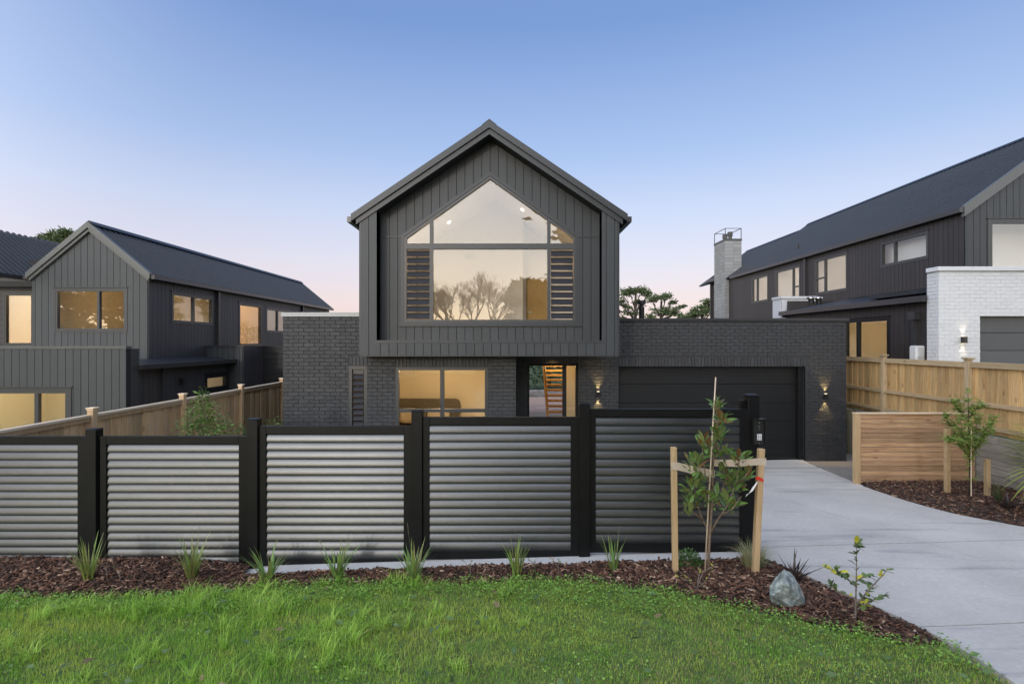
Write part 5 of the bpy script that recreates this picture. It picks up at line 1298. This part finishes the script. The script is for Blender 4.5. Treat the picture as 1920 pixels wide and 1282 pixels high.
# plantain-like rosettes and fallen leaves
n = 420
X, Y = lawn_points(n); az = NP.uniform(0, 6.283, n); D = np.stack([np.cos(az), np.sin(az), NP.uniform(0.1, 0.5, n)], 1)
o = leaf_cloud('broadleaf_weed', np.stack([X, Y, zlawn(X, Y) + NP.uniform(0.03, 0.07, n)], 1), D, NP.uniform(0.05, 0.10, n), 0.5, tint(n, (0.10, 0.17, 0.06), 0.3, (0.2, 0.16, 0.08), 0.12), 'foliage', None); tag(o, 'scattered broad weed leaves on the lawn', 'weeds', kind='stuff')

# ------------------------------------------------------------------ planting in the front bed
def bedpt(px, py):
    Y = 6.0
    for _ in range(60):
        X = (px - 960) * Y / FPX; Y = 0.5 * Y + 0.5 * (CAMZ - mulch_h(X, Y)) * FPX / (py - 641)
    return Vector((X, Y, mulch_h(X, Y) - 0.01))
names_ = ['strappy green tuft before the leftmost fence post in view', 'wide strappy tuft with leaning stalk before the second fence panel', 'strappy tuft at the left end of the concrete footing strip', 'strappy tuft with thin stalks before the third fence panel', 'strappy tuft before the post between third and fourth fence panels', 'upright strappy tuft before the middle of the fourth panel', 'sparse upright strappy tuft before the dark fence panel']
for k, (px, py, L, n_, sp, nf) in enumerate(((167, 1084, 0.42, 30, 0.75, 1), (360, 1082, 0.44, 44, 0.85, 2), (503, 1086, 0.36, 32, 1.0, 0), (633, 1084, 0.40, 32, 0.8, 2), (777, 1086, 0.44, 30, 0.85, 1), (968, 1083, 0.42, 30, 0.5, 1), (1150, 1068, 0.38, 18, 0.45, 1))):
    b = bedpt(px, py)
    o = root('strappy_plant', names_[k], 'plant', b, 'strappy plants along the louvred fence')
    blades('leaves', b, int(n_ * 1.3), L * 1.15, 0.018, sp, (0.22 * R.uniform(.85, 1.2), 0.31, 0.09), 'blade_leaf', o, droop=R.uniform(0.25, 0.6), rb=0.035)
    for q in range(nf):
        bm = bmesh.new(); a = R.uniform(-0.5, 0.5); ln = R.uniform(0.5, 0.66)
        if k == 1 and q == 0: a, ln = 0.75, 0.72
        tip = b + Vector((math.sin(a) * ln, -0.02, math.cos(a) * ln)); tube(bm, [b, b.lerp(tip, 0.5) + Vector((0, 0, 0.02)), tip], [0.0022, 0.0018, 0.001], 5)
        for m_ in range(5):
            pp = b.lerp(tip, 0.82 + 0.04 * m_); tube(bm, [pp, pp + Vector((R.uniform(-0.01, 0.01), 0, 0.022))], [0.0032, 0.001], 4)
        obj('flower_stalk', bm, 'pole_green', o)
# tussock, low bush, flax, twiggy shrubs
b = bedpt(1412, 1062); o = root('tussock', 'fine pale tussock grass behind the leaning right stake', 'plant', b)
blades('leaves', b, 420, 0.36, 0.0035, 0.95, (0.36, 0.36, 0.19), 'blade_leaf', o, droop=1.1, rb=0.08, var=0.3)
b = bedpt(1290, 1058); o = root('low_bush', 'small rounded green bush beside the left tree stake', 'plant', b)
n = 900; th = NP.uniform(0, 6.283, n); ph = np.arccos(NP.uniform(0.0, 1, n)); rr = 0.17 * NP.uniform(0.5, 1.0, n)
D = np.stack([np.cos(th) * np.sin(ph), np.sin(th) * np.sin(ph), np.cos(ph)], 1)
leaf_cloud('crown', np.array(b) + D * rr[:, None] * np.array([1, 1, 1.1]), D + NP.normal(0, 0.4, (n, 3)), NP.uniform(0.02, 0.035, n), 0.5, tint(n, (0.06, 0.14, 0.03), 0.3, (0.13, 0.22, 0.05), 0.25), 'foliage', o)
bm = bmesh.new()
for q in range(9):
    a = R.uniform(0, 6.28); tube(bm, [b, b + Vector((math.cos(a) * 0.10, math.sin(a) * 0.10, 0.14))], [0.004, 0.002], 4)
obj('stems', bm, 'bark', o)
def strap_leaf(name, b, d, L, w, mat, parent, droop=0.12):
    d = Vector(d).normalized(); s = d.cross(Vector((0, 0, 1))).normalized(); up_ = s.cross(d); vs, fs = [], []
    for j in range(6):
        t = j / 5; p = Vector(b) + d * L * t - Vector((0, 0, droop * L * t * t)); ww = w * (1 - t ** 2.5) * (0.6 + 0.8 * t * (1 - t)) * 0.5 + 0.0005
        vs += [tuple(p - s * ww + up_ * ww * 0.5), tuple(p), tuple(p + s * ww + up_ * ww * 0.5)]
    for j in range(5): a = 3 * j; fs += [(a, a + 1, a + 4, a + 3), (a + 1, a + 2, a + 5, a + 4)]
    me = bpy.data.meshes.new(name); me.from_pydata(vs, [], fs); return obj(name, me, mat, parent, smooth=True)
b = bedpt(1488, 1088); o = root('flax', 'dark purple flax with stiff leaves behind the grey rock', 'plant', b)
for q in range(22):
    a = R.uniform(-1.05, 0.95); strap_leaf('leaf', b + Vector((R.uniform(-.04, .04), R.uniform(-.03, .03), 0)), (math.sin(a), R.uniform(-0.5, 0.4), math.cos(a) * 1.0 + 0.15), R.uniform(0.22, 0.42), 0.03, 'flax_dark', o)
def twig_shrub(name, label, base, stems, leafme, leafme2, nl, size, r0=0.009, mat='bark_grey', p2=0.2):
    o = root(name, label, 'shrub', base); bm = bmesh.new(); pts_ = []
    for st in stems:
        P_ = [Vector(p) for p in st]; n_ = len(P_); tube(bm, P_, [r0 * (1 - 0.75 * i / (n_ - 1)) for i in range(n_)], 6)
        for a, c in zip(P_, P_[1:]): pts_ += [(a.lerp(c, t), (c - a).normalized()) for t in (0.2, 0.5, 0.8, 1.0)]
    obj('stems', bm, mat, o)
    for q in range(nl):
        p, d = pts_[R.randrange(4, len(pts_))]; v = (d * 0.5 + Vector((R.uniform(-1, 1), R.uniform(-1, 1), R.uniform(-0.4, 0.5))))
        leafobj_add(leafme2 if R.random() < p2 else leafme, p, v, size * R.uniform(0.6, 1.15), o)
    return o
b = bedpt(1604, 1158); Yb = b.y
A = lambda px, py, dy=0.0: at(px, py, Yb + dy)
twig_shrub('leafy_shrub', 'thin young shrub with sparse green and yellow leaves by the driveway edge', b,
    [[b, A(1605, 1110), A(1606, 1060), A(1606, 1018)], [A(1605, 1098), A(1588, 1084, -.1), A(1572, 1072, -.15), A(1548, 1063, -.2)], [A(1605, 1135), A(1625, 1110, .05), A(1648, 1085, .1), A(1664, 1068, .1)], [A(1608, 1142), A(1635, 1125, -.1), A(1658, 1115, -.15)], [A(1606, 1088), A(1620, 1080, .1), A(1632, 1078, .1)], [A(1600, 1120), A(1570, 1110, .15), A(1556, 1095, .15)]],
    leaf_mesh('leaf', 1, 0.5, mat='shrub_leaf'), leaf_mesh('leaf', 1, 0.5, mat='shrub_yellow'), 125, 0.075)
b = bedpt(1306, 1102); Yb = b.y
twig_shrub('bare_twigs', 'nearly bare twiggy shrub with few yellow leaves before the staked magnolia', b,
    [[b, A(1318, 1072), A(1334, 1062), A(1345, 1055)], [b, A(1290, 1082), A(1268, 1066, -.05)], [A(1308, 1092), A(1312, 1070), A(1310, 1060)], [b, A(1322, 1090), A(1332, 1075, .1)], [A(1296, 1090), A(1280, 1085), A(1270, 1078)]],
    leaf_mesh('leaf', 1, 0.5, mat='shrub_yellow'), leaf_mesh('leaf', 1, 0.5, mat='shrub_leaf'), 26, 0.038, r0=0.006)
for k, (px, py, lab) in enumerate(((1047, 1060, 'tiny bronze seedling before the fourth fence panel'), (882, 1064, 'tiny reddish seedling on the mulch by the footing strip'), (1003, 1058, 'tiny dark seedling beside the upright strappy tuft'), (200, 1066, 'small bronze seedling beside the leftmost strappy tuft'), (225, 1076, 'small grey green seedling with red tips on the mulch'))):
    b = bedpt(px, py + 14); Yb = b.y
    twig_shrub('seedling', lab, b, [[b, A(px, py), A(px + 2, py - 14)], [A(px, py + 4), A(px - 8, py - 8), A(px - 14, py - 14)]], leaf_mesh('leaf', 1, 0.45, mat='magnolia_young'), leaf_mesh('leaf', 1, 0.45, mat='shrub_leaf'), 14, 0.035, r0=0.004, p2=0.35)
# rock
b = bedpt(1480, 1128)
Yb = b.y; RK = lambda px, py, dy: at(px, py, Yb + dy)
bm = bmesh.new()
for px, py, dy in ((1470, 1067, 0.0), (1484, 1071, 0.06), (1458, 1072, 0.05), (1443, 1098, -0.04), (1440, 1110, 0.02), (1447, 1116, -0.12), (1486, 1137, -0.14), (1510, 1139, -0.06), (1513, 1128, 0.02), (1505, 1108, 0.0), (1492, 1086, -0.02), (1466, 1090, -0.12), (1480, 1098, -0.15), (1500, 1120, -0.13), (1455, 1108, 0.16), (1500, 1125, 0.16), (1480, 1085, 0.14), (1450, 1150, 0.0), (1508, 1160, 0.0)):
    bm.verts.new(RK(px, py, dy))
bmesh.ops.convex_hull(bm, input=bm.verts[:])
bmesh.ops.subdivide_edges(bm, edges=bm.edges[:], cuts=5, use_grid_fill=True)
bmesh.ops.triangulate(bm, faces=bm.faces[:]); bm.normal_update()
for v in bm.verts:
    c = v.co; v.co = c + v.normal * (0.016 * mnoise.noise(c * 9) + 0.012 * mnoise.noise(c * 24) - 0.004)
o = obj('rock', bm, 'rock'); tag(o, 'angular grey green rock in the mulch beside the dark flax', 'rock')

# ------------------------------------------------------------------ staked magnolia
b = bedpt(1328, 1072); Yb = b.y
mg = root('magnolia_tree', 'young staked magnolia with glossy leaves and bronze tips before the dark panel', 'tree', b)
bm = bmesh.new()
br = [[b, A(1329, 1035), A(1331, 1000), A(1334, 960, .02), A(1336, 910, .03), A(1338, 850), A(1342, 790), A(1345, 748)],
      [A(1331, 1002), A(1345, 975, -.05), A(1365, 945, -.1), A(1380, 905, -.12), A(1388, 862, -.1)], [A(1331, 1000), A(1318, 975, .05), A(1305, 940, .1), A(1300, 900, .12), A(1298, 862, .1)],
      [A(1335, 950), A(1352, 925, .1), A(1362, 890, .15), A(1366, 862, .15)], [A(1336, 915), A(1322, 890, -.1), A(1318, 850, -.1), A(1316, 828, -.1)], [A(1380, 908, -.12), A(1395, 895, -.2), A(1408, 878, -.2)],
      [A(1340, 830), A(1352, 812, .05), A(1362, 800, .05)], [A(1340, 860), A(1356, 842, -.05), A(1364, 830, -.08)], [A(1318, 975, .05), A(1300, 960, 0), A(1288, 940, 0)], [A(1352, 965, -.07), A(1372, 955, -.15), A(1390, 930, -.2)]]
for i, P_ in enumerate(br):
    r0 = 0.017 if i == 0 else 0.009; tube(bm, P_, [r0 * (1 - 0.7 * k / (len(P_) - 1)) for k in range(len(P_))], 7)
obj('trunk', bm, 'bark', mg, smooth=True)
lm1 = leaf_mesh('leaf', 1, 0.35, 0.12, 0.22, 'magnolia_leaf'); lm2 = leaf_mesh('leaf', 1, 0.38, 0.14, 0.2, 'magnolia_young')
cl = [(1303, 872, 20, 15, .25), (1298, 915, 22, 22, .1), (1293, 950, 18, 12, 0), (1345, 760, 9, 15, .65), (1352, 788, 14, 17, .5), (1347, 815, 14, 16, .3), (1330, 842, 16, 12, .4), (1352, 845, 14, 12, .3), (1388, 862, 18, 22, .35), (1380, 905, 24, 26, .15), (1366, 945, 20, 17, .05), (1330, 935, 24, 18, .1), (1400, 890, 14, 12, .1), (1318, 828, 10, 10, .6), (1360, 882, 16, 14, .25), (1312, 900, 14, 8, .1)]
for (cx, cy, rr, cnt, py_) in cl:
    for q in range(int(cnt * 1.2)):
        a = R.uniform(0, 6.283); r_ = rr * math.sqrt(R.random()) * 0.75; dy = R.uniform(-0.16, 0.16); p = A(cx + r_ * math.cos(a), cy + r_ * math.sin(a), dy)
        c = A(cx, cy + rr * 0.5, 0); v = (p - c).normalized() * 0.8 + Vector((R.uniform(-.6, .6), R.uniform(-.8, .5), R.uniform(0.0, 0.9)))
        leafobj_add(lm2 if R.random() < py_ * 0.55 else lm1, p - v.normalized() * 0.04, v, R.uniform(0.105, 0.175), mg)
P_, D_, L_ = [], [], []
for (cx, cy, rr, cnt, py_) in cl:
    for q in range(int(cnt * 0.9)):
        a = R.uniform(0, 6.283); r_ = rr * math.sqrt(R.random()) * 0.85; p = A(cx + r_ * math.cos(a), cy + r_ * math.sin(a), R.uniform(-0.16, 0.16)); c = A(cx, cy + rr * 0.5, 0)
        P_.append(tuple(p)); D_.append(tuple((p - c).normalized() * 0.8 + Vector((R.uniform(-.6, .6), R.uniform(-.8, .5), R.uniform(0, .8))))); L_.append(R.uniform(0.07, 0.13))
o = leaf_cloud('small_leaves', P_, D_, L_, 0.38, tint(len(P_), (0.14, 0.25, 0.06), 0.4, (0.26, 0.19, 0.06), 0.15), 'foliage', mg); o['kind'] = 'stuff'
bm = bmesh.new(); tube(bm, [A(1322, 1070, -.04), A(1332, 880, -.04), A(1342, 707, -.04)], [0.009, 0.0085, 0.007], 8); o = obj('bamboo_cane', bm, 'cane', smooth=True); tag(o, 'thin bamboo cane rising through the staked magnolia', 'cane')
def stake(pts_, w, label, strap_pts, grp=None):
    r_ = root('tree_stake', label, 'stake', pts_[0]); bm = bmesh.new()
    a, c = Vector(pts_[0]), Vector(pts_[1]); vs = []
    for p in (a - (c - a).normalized() * 0.2, c): vs.append([bm.verts.new(p + Vector((sx * w / 2, sy * w / 2, 0))) for sx, sy in ((-1, -1), (1, -1), (1, 1), (-1, 1))])
    for i in range(4): bm.faces.new((vs[0][i], vs[0][(i + 1) % 4], vs[1][(i + 1) % 4], vs[1][i]))
    bm.faces.new(vs[0]); bm.faces.new(vs[1]); bev(obj('shaft', bm, 'stake_timber', r_), 0.004, 2)
    if strap_pts:
        bm = bmesh.new(); h = strap_pts[0]; P_ = [Vector(p) for p in strap_pts[1:]]
        for off in (0, 0.004):
            ring_ = []
        rows = [[bm.verts.new(p + Vector((0, -w * 0.53, -h / 2))), bm.verts.new(p + Vector((0, -w * 0.53, h / 2))), bm.verts.new(p + Vector((0, -w * 0.53 + 0.004, h / 2))), bm.verts.new(p + Vector((0, -w * 0.53 + 0.004, -h / 2)))] for p in P_]
        for x_, y_ in zip(rows, rows[1:]):
            for k in range(4): bm.faces.new((x_[k], x_[(k + 1) % 4], y_[(k + 1) % 4], y_[k]))
        bm.faces.new(rows[0]); bm.faces.new(rows[-1][::-1]); obj('strap', bm, 'strap', r_)
    return r_
stake((bedpt(1266, 1070), A(1263, 838)), 0.058, 'upright timber stake strapped to the magnolia, away from the driveway', (0.085, A(1257, 872), A(1270, 873), A(1300, 880), A(1338, 887, .05)))
stake((bedpt(1416, 1072), A(1427, 841)), 0.064, 'leaning timber stake strapped to the magnolia, on the driveway side', (0.075, A(1434, 864), A(1420, 864), A(1380, 867), A(1336, 866, .05)))
tp = root('marking_tape', 'red and white tape tied to the leaning stake', 'tape', A(1422, 905, -.06))
def strip(name, P_, h, mat, parent):
    bm = bmesh.new(); rows = [[bm.verts.new(Vector(p) + Vector(d)), bm.verts.new(Vector(p) - Vector(d)), bm.verts.new(Vector(p) - Vector(d) + Vector((0, .002, 0))), bm.verts.new(Vector(p) + Vector(d) + Vector((0, .002, 0)))] for p, d in zip(P_, h)]
    for x_, y_ in zip(rows, rows[1:]):
        for k in range(4): bm.faces.new((x_[k], x_[(k + 1) % 4], y_[(k + 1) % 4], y_[k]))
    bm.faces.new(rows[0]); bm.faces.new(rows[-1][::-1]); return obj(name, bm, mat, parent)
strip('red_band', [A(1417, 896, -.05), A(1424, 897, -.05), A(1432, 901, -.05)], [(0, 0, .016), (0, 0, .02), (0, 0, .014)], 'tape_red', tp)
strip('white_tail', [A(1420, 903, -.05), A(1414, 912, -.07), A(1408, 922, -.08), A(1399, 929, -.08)], [(.015, 0, .012), (.02, 0, .012), (.022, 0, .012), (.006, 0, .014)], 'tape_white', tp)

# ------------------------------------------------------------------ young feathery tree, stakes, palm, flax in the right bed
def feathery(name, label, base, branches, ns, sprig, leaf, col, alt, mat='bark_dark', r0=0.016):
    o = root(name, label, 'tree', base); bm = bmesh.new(); pts_ = []
    for i, st in enumerate(branches):
        P_ = [Vector(p) for p in st]; tube(bm, P_, [(r0 if i == 0 else r0 * 0.45) * (1 - 0.7 * k / (len(P_) - 1)) for k in range(len(P_))], 6)
        for j, (a, c) in enumerate(zip(P_, P_[1:])):
            if i == 0 and j < 1: continue
            pts_ += [(a.lerp(c, t), (c - a).normalized()) for t in (0, 0.25, 0.5, 0.75, 1.0)]
    obj('trunk', bm, mat, o, smooth=True); LP, LD, LL = [], [], []
    for q in range(ns):
        p, d = pts_[R.randrange(len(pts_))]; v = (d * 0.5 + Vector((R.uniform(-1, 1), R.uniform(-1, 1), R.uniform(-0.2, 0.8)))).normalized(); s = v.cross(Vector((0, 0, 1))).normalized(); L = sprig * R.uniform(0.5, 1.2)
        for k in range(9):
            t = (k + 1) / 9; pp = p + v * L * t - Vector((0, 0, 0.25 * L * t * t))
            for sg in (-1, 1): LP.append(tuple(pp)); LD.append(tuple(v * 0.5 + s * sg + Vector((0, 0, R.uniform(-.2, .2))))); LL.append(leaf * R.uniform(0.7, 1.2) * (1.1 - 0.5 * t))
    leaf_cloud('crown', LP, LD, LL, 0.5, tint(len(LP), col, 0.35, alt, 0.3), 'foliage', o); return o
def rbedpt(px, py):
    X, Y = onground(px, py); return Vector((X, Y, rbed_h(X, Y) - 0.01))
b = rbedpt(1817, 938); Yb = b.y
feathery('feathery_tree', 'young feathery green tree between two stakes before the slatted screen', b,
    [[b, A(1818, 900), A(1818, 850), A(1816, 800), A(1815, 738)], [A(1818, 858), A(1800, 835, .1), A(1785, 800, .2), A(1772, 780, .2)], [A(1818, 852), A(1835, 835, -.1), A(1850, 805, -.2), A(1865, 785, -.2)], [A(1817, 840), A(1805, 815, -.2), A(1800, 780, -.3)], [A(1817, 835), A(1828, 810, .2), A(1835, 780, .3)], [A(1816, 820), A(1795, 825, -.2), A(1776, 822, -.25)], [A(1816, 815), A(1838, 825, .1), A(1858, 812, .2)], [A(1816, 790), A(1800, 770, .1), A(1792, 755, .1)], [A(1816, 785), A(1830, 768, -.1), A(1838, 760, -.1)]],
    520, 0.2, 0.045, (0.19, 0.29, 0.06), (0.34, 0.41, 0.1))
stake((rbedpt(1776, 931), A(1776, 804)), 0.075, 'straight timber stake standing before the slatted screen', None)
stake((rbedpt(1851, 938), A(1851, 860)), 0.07, 'short timber stake before the grey retaining wall', None)
bm = bmesh.new(); tube(bm, [A(1821, 936, -.05), A(1821, 800, -.05)], [0.009, 0.008], 8); o = obj('support_cane', bm, 'cane'); tag(o, 'thin pale cane tied to the feathery tree', 'cane')
b = Vector((9.05, 8.75, rbed_h(9.05, 8.75)))
pm = root('fan_palm', 'yellow green palm with fan leaves at the retaining wall', 'palm', b)
bm = bmesh.new(); tube(bm, [b, b + Vector((0, 0, 0.25))], [0.09, 0.06], 10); obj('trunk', bm, 'bark', pm)
for (hub, mid) in (((8.42, 8.55, 1.12), (-1, -0.1, 0.45)), ((9.25, 8.3, 1.45), (0.3, -0.8, 0.5)), ((9.2, 9.1, 1.5), (0.1, 0.7, 0.6))):
    hub = Vector(hub); bm = bmesh.new(); tube(bm, [b + Vector((0, 0, 0.2)), (b + hub) / 2 + Vector((0, 0, 0.15)), hub], [0.014, 0.012, 0.01], 6); obj('stalk', bm, 'palm_leaf', pm)
    mid = Vector(mid).normalized(); s = mid.cross(Vector((0, 0, 1))).normalized(); upv = s.cross(mid)
    for k in range(26):
        a = -1.15 + 2.3 * k / 25; strap_leaf('leaf', hub, mid * math.cos(a) + upv * math.sin(a) * 0.75 + s * math.sin(a) * 0.45, R.uniform(0.9, 1.15), 0.05, 'palm_leaf', pm, droop=0.22)
b = rbedpt(1890, 962); o = root('flax', 'dark bronze flax at the foot of the retaining wall', 'plant', b)
for q in range(26):
    a = R.uniform(-1.2, 1.2); strap_leaf('leaf', b, (math.sin(a), R.uniform(-0.7, 0.4), math.cos(a) * 0.8 + 0.15), R.uniform(0.25, 0.42), 0.035, 'flax_dark', o)
b = rbedpt(1872, 948); o = root('green_tuft', 'fine green tuft beside the bronze flax', 'plant', b); blades('leaves', b, 60, 0.4, 0.008, 0.8, (0.09, 0.13, 0.05), 'blade_leaf', o)
# shrubs behind the louvred fence, beside the paling fence
def garden_shrub(label, Y, crown, n, leaf, col, alt, basepx):
    b = Vector(((basepx - 960) * Y / FPX, Y, G((basepx - 960) * Y / FPX, Y))); o = root('garden_shrub', label, 'shrub', b, 'shrubs beside the paling fence'); bm = bmesh.new(); P_, D_, L_ = [], [], []
    for (cx, cy, rx, ry, cnt) in crown:
        c = at(cx, cy, Y); tube(bm, [b, (b + c) / 2 + Vector((R.uniform(-.05, .05), R.uniform(-.05, .05), 0.05)), c], [0.014, 0.008, 0.003], 5)
        for q in range(cnt):
            v = Vector((R.gauss(0, .5), R.gauss(0, .5), R.gauss(0, .5))); P_.append(tuple(c + Vector((v.x * rx, v.y * rx, v.z * ry)) * (Y / FPX))); D_.append((v.x + R.uniform(-.5, .5), v.y + R.uniform(-.5, .5), v.z * 0.5 + R.uniform(-.2, .6))); L_.append(leaf * R.uniform(.6, 1.2))
    obj('stems', bm, 'bark', o); leaf_cloud('crown', P_, D_, L_, 0.36, tint(len(P_), col, 0.35, alt, 0.3), 'foliage', o)
garden_shrub('light green narrow shrub taller than the louvred fence', 9.2, [(380, 742, 8, 10, 60), (378, 758, 16, 14, 130), (384, 772, 22, 14, 170), (372, 785, 26, 14, 190), (395, 795, 30, 14, 220), (352, 802, 22, 12, 130), (410, 805, 20, 12, 120), (385, 820, 40, 20, 200)], 0, 0.075, (0.11, 0.19, 0.04), (0.2, 0.29, 0.07), 380)
garden_shrub('small dark shrub between paling fence and fence post', 10.5, [(462, 806, 18, 12, 130), (455, 812, 16, 12, 100)], 0, 0.07, (0.075, 0.12, 0.035), (0.13, 0.17, 0.05), 460)
garden_shrub('small sparse shrub at the brick house corner', 11.6, [(516, 792, 16, 8, 90), (508, 800, 18, 10, 110)], 0, 0.07, (0.08, 0.12, 0.035), (0.14, 0.17, 0.05), 514)

# ------------------------------------------------------------------ trees
def clump_tree(name, label, base, trunk, clumps, leaf, col, alt, tr=0.25, mat='bark_dark', group=None, lw=0.5):
    """trunk, limbs reaching every clump, foliage spread through flattened clumps: (x, y, z, rx, rz, leaves)"""
    o = root(name, label, 'tree', base, group); base = Vector(base); bm = bmesh.new(); top_ = Vector(trunk); P_, D_, L_ = [], [], []
    dens = 1.35 if leaf > 0.35 and leaf < 0.5 else 1.0; leaf *= (0.7 if dens > 1 else 1)
    tube(bm, [base, base.lerp(top_, 0.5) + Vector((R.uniform(-.2, .2), 0, 0)), top_], [tr, tr * 0.75, tr * 0.35], 8)
    for (x, y, z, rx, rz, cnt) in clumps:
        c = Vector((x, y, z)); t = min(0.95, max(0.25, (z - rz - base.z) / max(0.1, top_.z - base.z) * 0.8)); s = base.lerp(top_, t)
        tube(bm, [s, s.lerp(c, 0.55) + Vector((0, 0, -0.1 * (c - s).length)), c], [tr * 0.35, tr * 0.2, tr * 0.06], 5)
        for q in range(4):
            e = c + Vector((R.uniform(-1, 1) * rx * .8, R.uniform(-1, 1) * rx * .8, R.uniform(-.3, .5) * rz)); tube(bm, [s.lerp(c, 0.6), e], [tr * 0.12, tr * 0.03], 4, cap=False)
        k = max(3, cnt // 22); subs = [Vector((R.uniform(-1, 1) * rx, R.uniform(-1, 1) * rx, R.uniform(-1, 1) * rz)) for _ in range(k)]
        for q in range(int(cnt * dens)):
            sb = subs[R.randrange(k)]; sb = sb if (sb.x / rx) ** 2 + (sb.y / rx) ** 2 < 1 else sb * 0.6
            v = Vector((R.gauss(0, 1), R.gauss(0, 1), R.gauss(0, 1))); P_.append(tuple(c + sb + Vector((v.x, v.y, v.z * 0.7)) * rx * 0.16)); D_.append((v.x, v.y, abs(v.z) * 0.7 + 0.1)); L_.append(leaf * R.uniform(.6, 1.3))
    obj('trunk', bm, mat, o); leaf_cloud('crown', P_, D_, L_, lw, tint(len(P_), col, 0.35, alt, 0.25), 'foliage', o); return o
def pxc(Y, *cs): return [(at(x, y, Y).x, Y + R.uniform(-1, 1) * rx * 0.03, at(x, y, Y).z, rx * Y / FPX, ry * Y / FPX, n_) for x, y, rx, ry, n_ in cs]
PG = (0.12, 0.16, 0.075); PA = (0.19, 0.23, 0.11)
Y = 62; clump_tree('pine_tree', 'round topped pine beyond the garage roof, next to the gable', (at(1189, 0, Y).x, Y, 0), at(1192, 545, Y), pxc(Y, (1183, 547, 14, 5, 420), (1201, 545, 15, 6, 480), (1170, 556, 8, 4, 160), (1215, 552, 8, 6, 200), (1163, 567, 10, 6, 220), (1176, 577, 10, 4, 200), (1200, 570, 12, 6, 240), (1163, 592, 8, 8, 160), (1185, 590, 12, 5, 200), (1150, 575, 10, 8, 200)), 0.42, PG, PA, 0.3)
Y = 58; clump_tree('pine_tree', 'flat layered pine behind the flue', (at(1236, 0, Y).x, Y, 0), at(1240, 565, Y), pxc(Y, (1222, 562, 9, 5, 180), (1238, 558, 14, 5, 360), (1250, 556, 10, 4, 200), (1260, 568, 9, 4, 170), (1275, 577, 9, 3, 140), (1283, 573, 5, 2, 50), (1240, 585, 18, 6, 380), (1262, 585, 14, 6, 320), (1222, 594, 12, 5, 200), (1280, 592, 10, 5, 180)), 0.4, PG, PA, 0.3)
Y = 55; clump_tree('broad_tree', 'broad dark tree beside the block chimney', (at(1318, 0, Y).x, Y, 0), at(1318, 590, Y), pxc(Y, (1298, 592, 12, 8, 320), (1312, 585, 14, 10, 420), (1326, 574, 12, 12, 460), (1338, 570, 12, 12, 420), (1285, 598, 10, 6, 200)), 0.42, PG, PA, 0.3)
Y = 42; clump_tree('broad_tree', 'dark leafy tree showing above the left neighbour roof', (at(112, 0, Y).x, Y, 0), at(112, 470, Y), pxc(Y, (120, 441, 18, 8, 600), (98, 448, 14, 7, 420), (140, 447, 10, 8, 340), (78, 456, 12, 6, 300), (112, 465, 30, 14, 700)), 0.3, PG, PA, 0.3)
for k, (x, y, h) in enumerate(((-2.5, 37, 4.5), (0.6, 36, 4.2), (2.6, 38, 5), (5.5, 37, 4.5))):
    clump_tree('garden_tree', ['bushy tree behind the garden wall, left of the hall view', 'bushy tree behind the garden wall in the hall view', 'taller bushy tree behind the hall stair', 'bushy tree behind the garden wall, right of the hall view'][k], (x, y, 0), (x, y, h * 0.7), [(x + R.uniform(-.6, .6), y, h * t, 1.3, 0.7, 420) for t in (0.15, 0.35, 0.55, 0.8)], 0.22, (0.07, 0.11, 0.04), (0.14, 0.15, 0.08), 0.12)
# trees across the street, behind the viewer: seen mirrored in the glazing
def bare_tree(label, base, h, seed):
    r_ = random.Random(seed); o = root('bare_tree', label, 'tree', base, 'bare trees across the street'); bm = bmesh.new()
    def grow(p, d, L, rr, lev):
        e = p + d * L; m_ = p.lerp(e, 0.5) + Vector((r_.uniform(-1, 1), r_.uniform(-1, 1), 0)) * L * 0.06; tube(bm, [p, m_, e], [rr, rr * 0.85, rr * 0.7], 5 if lev < 2 else 3, cap=False)
        if lev == 7: return
        for k in range(3):
            v = (d + Vector((r_.uniform(-1, 1), r_.uniform(-1, 1), r_.uniform(-.25, .7))) * 0.8).normalized(); grow(p.lerp(e, r_.uniform(0.6, 1.0)), v, L * r_.uniform(0.58, 0.8), rr * 0.6, lev + 1)
    grow(Vector(base), Vector((0, 0, 1)), h * 0.19, h * 0.012, 0); obj('trunk', bm, 'bark_dark', o)
for k, (x, y, h, q_) in enumerate(((-6.4, -17, 13.0, 'leftmost'), (-4.9, -20, 14.5, 'second'), (-3.2, -18, 13.5, 'third'), (-1.7, -21, 14.0, 'fourth'), (-9.5, -22, 11.0, 'outlying'), (-14, -20, 12.0, 'separate'))): bare_tree(q_ + ' bare winter tree of the row across the street', (x, y, 1.4), h, 31 + k)
def street_pine(label, base, h, reach, seed, lo=0.15):
    x, y, z = base; cl = []
    rr = random.Random(seed)
    for k in range(46):
        t = lo + (1 - lo) * k / 45; a = rr.uniform(0, 6.28); q = reach * (1.05 - 0.55 * t) * rr.uniform(0.5, 1.0); cl.append((x + math.cos(a) * q, y + math.sin(a) * q, z + h * t, reach * 0.36, h * 0.03 + 0.2, 330))
    clump_tree('dark_conifer', label, base, (x, y, z + h * 0.97), cl, 0.62, (0.03, 0.05, 0.022), (0.05, 0.075, 0.03), 0.35, group='conifers across the street')
street_pine('large dark conifer across the street, mirrored at the right of the gable window', (8.3, -10.5, 1.4), 21, 5.6, 3, 0.06)
street_pine('tall dense tree across the street beyond the left neighbour', (-34, -15, 0.5), 13, 6.0, 8, 0.05)
street_pine('dark conifer across the street beside the driveway entrance', (15.5, -11, 1.4), 21, 6.0, 4, 0.05)
street_pine('lower dark conifer across the street behind the bare trees', (2.0, -21, 1.4), 6.2, 3.0, 5, 0.05)
